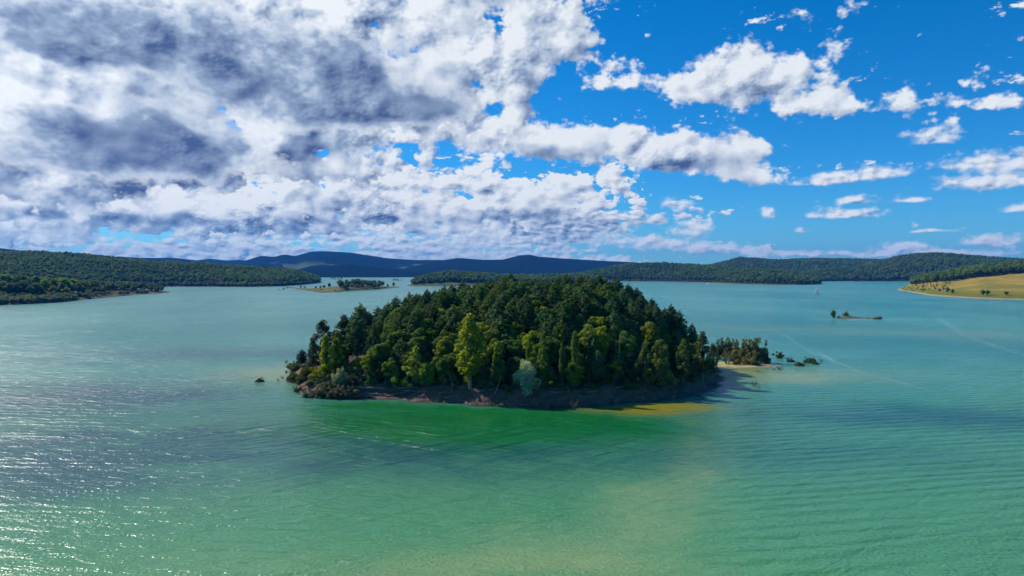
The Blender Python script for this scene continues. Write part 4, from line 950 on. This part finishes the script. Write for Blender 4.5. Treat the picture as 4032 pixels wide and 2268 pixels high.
feat('shrub', 1205, 1478, 1446, (.10, .115, .03), 'olive shrub on the brown slope of the left tip', 'shrub', wide=1.1, v=2)
feat('shrub', 1228, 1520, 1490, (.11, .12, .05), 'low shrub on the brown slope above the driftwood', 'shrub', wide=1.2, v=3)
feat('shrub', 1178, 1540, 1516, (.09, .10, .06), 'small grey shrub at the water below the left tip', 'shrub', wide=1.3, v=0)
feat('shrub', 1300, 1528, 1490, (.105, .12, .085), 'grey-green shrub left of the silver willow on the bank', 'shrub', wide=1.2, v=1)
feat('willow', 1395, 1524, 1468, (.060, .085, .045), 'dull green willow right of the silver willow on the bank', wide=1.2, v=2)
feat('bushy', 1470, 1500, 1405, (.060, .095, .028), 'low dark tree at the top of the left bank', wide=1.1, v=1)
feat('bushy', 1700, 1512, 1420, (.15, .21, .04), 'low leafy tree between the light green tree and the sapling', wide=1.0, v=0)
feat('bushy', 1905, 1508, 1405, (.075, .115, .028), 'low leafy tree at the right foot of the tallest poplar', wide=1.0, v=3)
feat('bushy', 2015, 1510, 1400, (.055, .090, .026), 'low dark tree left of the silver-blue willow', wide=1.0, v=2)
feat('bushy', 2170, 1528, 1440, (.11, .16, .04), 'low leafy tree right of the silver-blue willow', wide=1.0, v=1)
feat('bushy', 2310, 1515, 1400, (.048, .078, .028), 'low dark tree right of the slim poplars', wide=1.0, v=4)
feat('bushy', 2480, 1510, 1385, (.045, .072, .028), 'low dark tree left of the big olive tree', wide=1.0, v=5)

# ------------------------------------------------------------------ the rest of the wood: pines on the dome, broadleaved trees round its foot
R = np.random.default_rng(77)
cand = []
sp = 5.0
for j, y in enumerate(np.arange(196, 340, sp * .87)):
    for x in np.arange(-92, 90, sp):
        xx, yy = x + (j % 2) * sp * .5 + R.uniform(-1.3, 1.3), y + R.uniform(-1.3, 1.3)
        th, r, Rr = island_s(xx, yy); s_ = float(Rr - r)
        if s_ < (6.5 if yy < 232 else 9) or (xx < -48 and s_ < 24) or (xx > 48 and yy > 232 and s_ < 10): continue
        if any((xx - a) ** 2 + (yy - b) ** 2 < (c * .8) ** 2 for a, b, c in taken): continue
        cand.append((xx, yy, float(island_z(xx, yy)), s_))
ind, rest = [], []
for c in cand: (ind if c[1] < 262 + 20 * math.cos((c[0] - 8) / 60) else rest).append(c)
MARKS = [(1230, 'the small feathery poplar'), (1320, 'the feathery skyline poplars'), (1420, 'the small bright yellow branch-tree'), (1510, 'the dead leaning tree'), (1640, 'the light green leafy tree'), (1745, 'the leaning sapling'), (1850, 'the tallest poplar'), (1960, 'the pale dead trunk'), (2070, 'the silver-blue willow'),
         (2165, 'the green poplar by the willow'), (2250, 'the slim poplars'), (2365, 'the yellow-topped tree'), (2470, 'the dark gap'), (2580, 'the big olive tree'), (2690, 'the leafy right poplar'), (2790, 'the last right poplars')]
ORD = ['first', 'second', 'third', 'fourth', 'fifth', 'sixth', 'seventh', 'eighth', 'ninth', 'tenth', 'eleventh', 'twelfth', 'thirteenth', 'fourteenth', 'fifteenth', 'sixteenth', 'seventeenth', 'eighteenth', 'nineteenth', 'twentieth'] + ['twenty-' + k for k in ('first', 'second', 'third', 'fourth', 'fifth', 'sixth', 'seventh', 'eighth', 'ninth')] + ['thirtieth'] + ['thirty-' + k for k in ('first', 'second', 'third', 'fourth', 'fifth', 'sixth', 'seventh', 'eighth', 'ninth')]
def cell(x, y, z):
    px = CX + x / y * F
    k = min(range(len(MARKS)), key=lambda i: abs(MARKS[i][0] - px))
    b = 'beside' if z < 7 else 'low on the slope above' if z < 11 else 'halfway up the slope above' if z < 16 else 'high on the slope above' if z < 20.5 else 'on the island top above'
    return b + ' ' + MARKS[k][1]
def number(items, words):
    """label look-alikes of one spot by their order from left to right"""
    cells = {}
    for e in items: cells.setdefault(words(e), []).append(e)
    for w_, es in cells.items():
        es.sort(key=lambda e: e.location.x / e.location.y)
        for i, e in enumerate(es): e['label'] = w_[0] + ' ' + w_[1] if len(es) == 1 else w_[0] + ' ' + w_[1] + ', ' + ORD[min(i, 38)] + ' from left'
BROADS = []
npine = nb = 0
PINES = []
patch = lambda x, y: float(vnoise(np.float64(x + 40), np.float64(y), .045, 2))
inner = []
for x, y, z, s_ in ind:
    front = z < 11.5
    isb = (R.random() < (.80 if front else .20)) or (patch(x, y) > .10 and z < 18)
    if (npine + nb) >= 296: inner.append((x, y, z)); continue
    sway = (R.normal() * .03, R.normal() * .03)
    edge_k = .62 if (x > 42 and s_ < 24) else .8 if s_ < 14 or (x < -40 and s_ < 40) else 1.0
    if isb:
        nb += 1; q = R.random()
        col = C_OAK if q < .5 else ((.120, .185, .032) if q < .75 else (.18, .225, .026))
        BROADS.append(tree('broad', (x, y, z - .2), tuple(edge_k * k for k in (R.uniform(.85, 1.1),) * 2) + (edge_k * R.uniform(.85, 1.15),), jit(col, .2), 'broadleaved tree', 'tree', 'broadleaved trees of the island wood', tilt=sway))
    else:
        npine += 1
        PINES.append(tree('pine', (x, y, z - .2), tuple(edge_k * k for k in (R.uniform(.95, 1.3),) * 2) + (edge_k * R.uniform(.82, 1.12),), jit(C_PINE if R.random() < .6 else (.096, .152, .048), .28), 'dark pine', 'tree', 'pines of the island wood', tilt=sway))
number(mixed, lambda e: ('green tree', ('behind the leftmost shore bushes' if e.location.x / e.location.y < -.690 else 'among the yellow-green shore trees' if e.location.x / e.location.y < -.62 else 'on the grassy left point') + (', nearer rank' if e.location.y < 1050 else ', farther rank')))
number(wood_low['far'], lambda e: ('tree in the', ('front' if e.location.y < 1450 else 'back') + ' rank of the low island wood'))
number(wood_low['farp'], lambda e: ('grey bush in the', ('front' if e.location.y < 1450 else 'back') + ' rank of the low island wood'))
number(PINES, lambda e: ('dark pine', cell(e.location.x, e.location.y, e.location.z + .2)))
number(BROADS, lambda e: ('leafy tree', cell(e.location.x, e.location.y, e.location.z + .2)))
print('island trees', npine, nb, 'behind', len(rest), len(inner))
M['wood_needle'] = leaf_mat('wood_needle', translucent=.18, ramp=[(0, (.056, .106, .046)), (.5, (.074, .130, .052)), (1, (.094, .152, .052))])
back = []
for k in range(3):                                                        # three pines at the back carry the mass wood's colour themselves
    x, y, z, s_ = rest.pop(len(rest) // (k + 2))
    e = tree('pine', (x, y, z - .2), 1.0, C_PINE, ('dark pine hidden low on the far side of the island', 'dark pine midway on the far side of the island', 'dark pine near the back shore of the island')[k], 'tree', 'pines of the island wood')
    c_ = CROWN[e]; c_.data = c_.data.copy(); c_.data.materials[0] = M['wood_needle']; back.append(c_)
forest('wood', np.array([(x, y, z - .2) for x, y, z, s_ in rest] + inner), back, .85, 1.15, 'pine wood on the far side of the island')
p = on_island(1480, 1500); und = CROWN[tree('shrub', (p.x, p.y, p.z - .2), .8, C_OAK, 'dark green shrub under the dead leaning tree', 'shrub', v=3)]
und.data = und.data.copy(); und.data.materials[0] = M['wood_needle']
forest('undergrowth', np.array([(x, y, float(island_z(x, y)) - .3) for x, y in zip(R.uniform(-85, 82, 2200), R.uniform(198, 262, 2200)) if 5.8 < float(island_s(x, y)[2] - island_s(x, y)[1]) < 20]), [und], .3, .75, 'dark undergrowth below the front trees of the island')

# ------------------------------------------------------------------ spit on the right with grey-olive bushes, bushes standing in the water
def wet(kind, px, py, top, col, lab, wide=1.0, v=None, z=0.0, cat='bush', tilt=(0, 0)):
    if 'grey-olive' in lab: wide *= .72
    p = gp(px, py, z); h = (py - top) / F * p.y
    ref = {'shrub': 2.9, 'twig': 2.2, 'willow': 9.6, 'pine': 14.4, 'broad': 11.6}[kind]; k = h / ref
    tree(kind, (p.x, p.y, z - .15), (k * wide, k * wide, k), col, lab, cat, v=v, tilt=tilt)
CO = (.135, .15, .08)
wet('willow', 2832, 1412, 1332, (.045, .07, .03), 'dark feathery tree where the spit leaves the island', 1.2, 2, .3, 'tree')
wet('shrub', 2862, 1412, 1336, CO, 'grey-olive tree at the back of the spit', 1.0, 1, .3, 'tree')
wet('shrub', 2905, 1418, 1340, CO, 'left tree of the grey-olive clump on the spit', 1.15, 0, .4, 'tree')
wet('shrub', 2938, 1425, 1345, jit(CO), 'middle tree of the grey-olive clump on the spit', 1.1, 1, .3, 'tree')
wet('shrub', 2975, 1428, 1335, (.12, .145, .085), 'tallest pointed tree of the grey-olive clump on the spit', 1.0, 2, .2, 'tree')
wet('shrub', 2952, 1437, 1383, jit(CO), 'lower front tree of the grey-olive clump on the spit', 1.1, 0, .1, 'tree')
wet('shrub', 3010, 1430, 1390, (.12, .14, .08), 'rightmost low tree of the grey-olive clump on the spit', 1.2, 1, .1, 'tree')
wet('twig', 2865, 1432, 1385, (.11, .11, .03), 'thin small tree on the pale sand of the spit', 1.0, 1, .4, 'tree')
wet('shrub', 2902, 1436, 1414, (.20, .175, .012), 'yellow bush on the sandy spit', 1.0, 2, .3)
wet('shrub', 3070, 1410, 1385, (.085, .10, .035), 'largest round bush standing in the water off the spit', 1.0, 1)
wet('shrub', 3045, 1397, 1390, (.06, .07, .03), 'tiny flat bush left of the largest water bush', 1.5, 2)
wet('shrub', 3112, 1424, 1407, (.08, .10, .03), 'second bush standing in the water off the spit', 1.3, 0)
wet('shrub', 3190, 1428, 1406, (.065, .10, .03), 'green bush farthest out in the water', 1.6, 3)
wet('shrub', 3150, 1440, 1424, (.09, .095, .03), 'low ragged bush before the farthest green one', 1.9, 1)
wet('shrub', 3210, 1434, 1422, (.08, .09, .03), 'flat bush under the farthest green one', 1.6, 2)
wet('twig', 3233, 1424, 1411, (.08, .09, .03), 'bare brush at the outer end of the drowned bushes', 1.2, 0, cat='brush')
wet('twig', 3072, 1456, 1440, (.08, .08, .03), 'thin brush in the shallows in front of the bushes', 1.6, 1, cat='brush')
wet('twig', 3045, 1458, 1446, (.08, .08, .03), 'smaller thin brush in the shallows', 1.2, 2, cat='brush')
wet('twig', 2986, 1466, 1456, (.08, .08, .03), 'low brush on the ochre shallows', 1.3, 0, cat='brush')
wet('twig', 2968, 1520, 1499, (.06, .06, .03), 'dark brush in the water off the right end of the island', 1.1, 1, cat='brush')
wet('twig', 2990, 1528, 1519, (.06, .06, .03), 'little dark brush beside the one off the right end', 1.1, 2, cat='brush')
wet('shrub', 1022, 1503, 1484, (.10, .125, .07), 'lone round bush in the water left of the island', 1.25, 0)
wet('twig', 1096, 1503, 1487, (.07, .07, .04), 'single thin brush in the water left of the island', .6, 1, cat='brush')
wet('twig', 1110, 1490, 1477, (.07, .07, .04), 'forked brush in the water near the left tip', .9, 2, cat='brush')
# brush along the foot of the bank
for px, py, top, lab in [(2158, 1606, 1565, 'dry brush tuft at the waterline below the silver-blue willow'), (2262, 1604, 1572, 'wide dry brush tuft at the waterline in the middle of the bank'), (2425, 1588, 1556, 'dry brush tuft on the bank below the yellow-topped tree'), (2578, 1575, 1548, 'dry brush tuft below the big olive tree'), (2650, 1566, 1540, 'dry brush tuft at the right of the bank'),
                         (1720, 1584, 1562, 'dry brush tuft at the waterline below the leaning sapling'), (1860, 1592, 1568, 'dry brush tuft at the waterline below the tallest poplar'), (2137, 1596, 1575, 'smaller brush tuft beside the one below the willow'), (1930, 1594, 1572, 'reedy brush tuft at the waterline right of the poplar')]:
    feat('twig', px, py, top, (.09, .085, .05), lab, 'brush', wide=1.0)

# ------------------------------------------------------------------ fallen branches and dead trunks on the bank
def branch(name, pts, r, lab, twigs=0, group=None):
    mb = MB(); base = Vector(pts[0]); P_ = [np.array(Vector(p) - base) for p in pts]
    Q_ = [P_[0]]
    for a, b in zip(P_[:-1], P_[1:]):
        for t in (.33, .67, 1.0): Q_.append(a + (b - a) * t + R.normal(size=3) * r * (.5 if t < 1 else 0))
    n = len(Q_); tube(mb, Q_, [r * (1 - .75 * i / (n - 1)) for i in range(n)], 6)
    me = mb.mesh(name, M['dead_wood'])
    e = empty(name, base); tag(e, lab, 'branch', group); obj('stem', me, e)
    for k in range(twigs):
        i = int(n * R.uniform(.35, .9)); a = Q_[i]; d = unit(Q_[min(i + 1, n - 1)] - Q_[i - 1] + R.normal(size=3) * .8); d[2] = abs(d[2])
        m2 = MB(); L_ = R.uniform(.7, 1.8); tube(m2, [a, a + d * L_ * .5 + R.normal(size=3) * .08, a + d * L_ + R.normal(size=3) * .15], [r * .4, r * .28, r * .08], 5)
        obj('twig', m2.mesh('twig', M['dead_wood']), e)
def lay(px_list, r): return [tuple(on_island(px, py) + Vector((0, 0, r * .7 + .05 * (i > 0)))) for i, (px, py) in enumerate(px_list)]
for pl, r, lab, tw in [
    ([(1402, 1526), (1505, 1533), (1600, 1541), (1671, 1545)], .24, 'longest pale fallen branch along the left bank', 3), ([(1519, 1564), (1554, 1555), (1600, 1545)], .17, 'fallen branch slanting down beside the longest one', 2),
    ([(1543, 1515), (1572, 1532), (1625, 1528)], .20, 'crooked fallen branch under the light green tree', 2), ([(1600, 1570), (1640, 1552), (1670, 1538)], .12, 'thin fallen branch pointing at the water left of the sapling', 2), ([(1618, 1574), (1655, 1560), (1690, 1552)], .10, 'thinnest fallen branch low on the left bank', 1),
    ([(1728, 1553), (1761, 1541), (1785, 1516)], .15, 'bent fallen branch at the foot of the leaning sapling', 1), ([(1752, 1568), (1793, 1560), (1815, 1546)], .13, 'fallen branch below the bent one', 1), ([(1878, 1549), (1897, 1540), (1945, 1534)], .20, 'forked fallen branch right of the tallest poplar', 2),
    ([(1855, 1532), (1872, 1563), (1884, 1578)], .13, 'exposed root running down below the tallest poplar', 2), ([(1872, 1585), (1890, 1572), (1880, 1556)], .10, 'curled root at the waterline below the poplar', 2), ([(1986, 1591), (2003, 1574), (2005, 1560)], .14, 'upright stub of driftwood left of the silver-blue willow', 1), ([(2024, 1574), (2052, 1586)], .11, 'short driftwood piece left of the silver-blue willow', 0),
    ([(2426, 1530), (2440, 1528), (2468, 1518)], .20, 'dark root snag in the middle of the right bank', 4), ([(2170, 1545), (2215, 1548), (2245, 1542)], .12, 'fallen branch right of the silver-blue willow', 2), ([(2265, 1540), (2320, 1546), (2360, 1540)], .11, 'fallen branch below the slim poplars', 2), ([(2480, 1545), (2540, 1540), (2600, 1530)], .10, 'thin fallen branch below the big olive tree', 2),
    ([(1440, 1548), (1500, 1556), (1560, 1560)], .13, 'fallen branch low on the bank right of the grey shrubs', 3), ([(1155, 1540), (1190, 1524), (1240, 1496)], .18, 'driftwood branch reaching into the water at the left tip', 4), ([(1165, 1548), (1200, 1536), (1225, 1520)], .13, 'second driftwood branch at the left tip', 3)]:
    branch('fallen_branch', lay(pl, r), r * 1.25, lab, tw, 'fallen branches on the bank')
def lean(px0, py0, mids, r, lab, tw):
    b = on_island(px0, py0); pts = [tuple(b + Vector((0, 0, -.2)))] + [tuple(ap(px, py, b.y - .3 * i)) for i, (px, py) in enumerate(mids)]
    branch('dead_trunk', pts, r, lab, tw)
lean(1946, 1552, [(1962, 1514), (1978, 1466)], .17, 'pale dead trunk leaning right beside the silver-blue willow', 1)
lean(1543, 1480, [(1518, 1446), (1485, 1396)], .19, 'dead bare tree leaning left in the dark wood', 6)
lean(1443, 1567, [(1447, 1552), (1450, 1538)], .10, 'short dead stick standing at the waterline', 0)
lean(2244, 1543, [(2238, 1528), (2230, 1508)], .11, 'short dead trunk leaning below the slim poplars', 1)
lean(2440, 1500, [(2436, 1420), (2441, 1318)], .16, 'straight bare trunk in the dark gap of the wood', 2)
# exposed roots and washed-up sticks, too many to count
mbr = MB()
for k in range(230):
    th = R.uniform(-2.85, -.35); Rr = float(shore_r(th)); s0 = R.uniform(1.0, 8.5); a_ = th + R.normal() * .004
    p0 = np.array([IC[0] + math.cos(th) * (Rr - s0), IC[1] + math.sin(th) * (Rr - s0)]); ang = th + math.pi / 2 * R.choice([-1, 1]) + R.normal() * .45; L_ = R.uniform(.8, 3.6)
    pts = []
    for t in (0, .35, .7, 1.0):
        q = p0 + np.array([math.cos(ang), math.sin(ang)]) * L_ * t + R.normal(size=2) * .14
        pts.append((q[0], q[1], max(float(island_z(q[0], q[1])), -.1) + .06 + R.uniform(0, .12)))
    r_ = R.uniform(.025, .085); tube(mbr, pts, [r_, r_ * .85, r_ * .6, r_ * .2], 5)
tag(obj('driftwood', mbr.mesh('driftwood', M['dead_wood'])), 'thin roots and washed-up sticks strewn over the bank', 'driftwood', kind='stuff')
mbs = MB()
for k in range(320):
    th = R.uniform(-2.9, -.3); Rr = float(shore_r(th)); s0 = abs(R.normal()) * 2.2 + .05
    x_, y_ = IC[0] + math.cos(th) * (Rr - s0), IC[1] + math.sin(th) * (Rr - s0); r_ = R.uniform(.08, .3)
    lump(mbs, (x_, y_, float(island_z(x_, y_)) + r_ * .2), (r_, r_ * .8, r_ * .55), R, .5, 1, .15)
STONES = mbs
# stones
def stone(px, py, r, lab):
    mb = MB(); lump(mb, (0, 0, r * .25), (r, r * .8, r * .6), R, .5, 2, .10)
    o = obj('rock', mb.mesh('rock', M['stone'])); o.location = on_island(px, py); o.rotation_euler.z = R.uniform(0, 6); tag(o, lab, 'rock', 'rocks on the bank')
m_, n_, out_ = mat('stone'); f_ = n_.noise(pos(n_), 3.0, 4, .6); principled(n_, out_, n_.mix(f_, (.16, .14, .12), (.34, .31, .27)), .9, bump(n_, f_, .5, .1)); M['stone'] = m_
tag(obj('shingle', STONES.mesh('shingle', M['stone'])), 'loose stones along the waterline of the bank', 'stones', kind='stuff')
for px, py, r, lab in [(1482, 1506, .45, 'pale rock under the dead leaning tree'), (1519, 1510, .55, 'larger pale rock under the dead leaning tree'), (1960, 1537, .4, 'pale rock beside the dead leaning trunk'), (2285, 1560, .5, 'flat rock on the middle of the bank'), (2300, 1563, .35, 'small rock beside the flat one'), (1700, 1572, .3, 'small rock low on the left bank')]:
    stone(px, py, r, lab)

# ------------------------------------------------------------------ sailing boats
def plain(name, col, rough=.5):
    m, n, out = mat(name); f = n.noise(pos(n), 1.5, 3, .6); principled(n, out, n.mix(f, tuple(k * .88 for k in col), col), rough); return m
def cloth_mat(name, col):
    m, n, out = mat(name); f = n.noise(pos(n), 1.5, 3, .6); c = n.mix(f, tuple(k * .92 for k in col), col)
    a = n.new('ShaderNodeBsdfDiffuse'); b = n.new('ShaderNodeBsdfTranslucent'); n.put(a.inputs[0], c); n.put(b.inputs[0], c); x = n.new('ShaderNodeMixShader'); n.put(x.inputs[0], .7)
    n.t.links.new(a.outputs[0], x.inputs[1]); n.t.links.new(b.outputs[0], x.inputs[2]); n.t.links.new(x.outputs[0], out.inputs[0]); return m
M['sail'] = cloth_mat('sailcloth', (.92, .93, .94)); M['hull'] = plain('hull_paint', (.78, .78, .76), .35); M['navy'] = plain('hull_stripe', (.03, .035, .06), .4); M['spar'] = plain('spar', (.25, .24, .23), .4); M['tan'] = cloth_mat('tan_sail', (.50, .36, .24))
def sailboat(px, py, h, rz, lab, sail='sail', dark=True):
    p = gp(px, py); k = h / 10.0; e = empty('sailboat', (p.x, p.y, 0), rz, k); tag(e, lab, 'sailboat', 'sailing boats on the lake')
    L_ = 6.8; secs = []
    for t in np.linspace(0, 1, 9):
        w = 1.15 * math.sin(math.pi * min(1, .18 + t * .82) ** .8) ** .7 if t < 1 else .03
        x = (t - .45) * L_; sheer = .75 + .25 * t * t
        secs.append([(x, w * c, z * sheer) for c, z in ((-1, 1), (-.92, .45), (-.55, -.1), (0, -.35), (.55, -.1), (.92, .45), (1, 1))])
    V = [v for s_ in secs for v in s_]; Q = [(i * 7 + j, i * 7 + j + 1, (i + 1) * 7 + j + 1, (i + 1) * 7 + j) for i in range(8) for j in range(6)]
    Q += [(i * 7, (i + 1) * 7, (i + 1) * 7 + 6, i * 7 + 6) for i in range(8)] ; Q += [(0, 6, 5, 1), (1, 5, 4, 2)]
    obj('hull', mesh_from('hull', V, [Q], [M['hull']], smooth=False), e)
    mb = MB(); bmq = [[(x, w, z) for x, w, z in ((-1.6, -.6, .8), (.9, -.5, .85), (.9, .5, .85), (-1.6, .6, .8))], [(x, w, z) for x, w, z in ((-1.4, -.5, 1.15), (.5, -.38, 1.2), (.5, .38, 1.2), (-1.4, .5, 1.15))]]
    mb.add(bmq[0] + bmq[1], [(0, 1, 5, 4), (1, 2, 6, 5), (2, 3, 7, 6), (3, 0, 4, 7), (4, 5, 6, 7)]); obj('cabin', mb.mesh('cabin', M['hull'] if not dark else M['navy']), e)
    mb = MB(); tube(mb, [(.5, 0, .5), (.5, 0, 10.0)], [.09, .05], 6); obj('mast', mb.mesh('mast', M['spar']), e)
    mb = MB(); tube(mb, [(.5, 0, 1.7), (-2.6, .35, 1.75)], [.06, .05], 6); obj('boom', mb.mesh('boom', M['spar']), e)
    def cloth(name, A, B, C, belly, m):
        n = 7; V = []; idx = {}
        for i in range(n + 1):
            for j in range(n + 1 - i):
                a, b = i / n, j / n; c = 1 - a - b
                q = np.array(A) * c + np.array(B) * a + np.array(C) * b; q[1] += belly * 27 * a * b * c * .5 + belly * 2 * c * (1 - c); idx[i, j] = len(V); V.append(q)
        T = [(idx[i, j], idx[i + 1, j], idx[i, j + 1]) for i in range(n) for j in range(n - i)] + [(idx[i + 1, j], idx[i + 1, j + 1], idx[i, j + 1]) for i in range(n) for j in range(n - i - 1)]
        me = mesh_from(name, V, [T], [m], smooth=True); o = obj(name, me, e); sd = o.modifiers.new('thickness', 'SOLIDIFY'); sd.thickness = .03
    cloth('mainsail', (.42, 0, 9.8), (.42, 0, 1.9), (-2.5, .35, 1.95), .25, M[sail]); cloth('jib', (.6, 0, 8.6), (3.4, 0, 1.2), (.2, .4, 1.3), .25, M[sail])
sailboat(3217, 1160, 12.5, 2.85, 'larger white sailing boat on open water before the bay')
sailboat(2785, 1123, 9.0, .3, 'small white sailing boat near the bare far shore', dark=False)
sailboat(1513, 1110, 6.5, 1.0, 'tiny boat with a tan sail beyond the low island', 'tan', dark=False)

# ------------------------------------------------------------------ the air over the lake
def haze():
    V = [(x, y, z) for z in (-4.0, 420.0) for y in (-700, 12400) for x in (-11400, 11400)]
    Q = [(2, 3, 1, 0), (4, 5, 7, 6), (0, 1, 5, 4), (1, 3, 7, 5), (3, 2, 6, 7), (2, 0, 4, 6)]
    m, n, out = mat('haze'); pv = n.new('ShaderNodeVolumePrincipled')
    n.put(pv.inputs['Color'], HAZE_COL); n.put(pv.inputs['Density'], HAZE_DENSITY); n.put(pv.inputs['Anisotropy'], 0.0)
    n.t.links.new(pv.outputs[0], out.inputs['Volume'])
    tag(obj('haze', mesh_from('haze', V, [Q], [m])), 'thin blue haze over the lake', kind='stuff')
HAZE_COL, HAZE_DENSITY = (.02, .30, 1.0), 5.2e-5
haze()
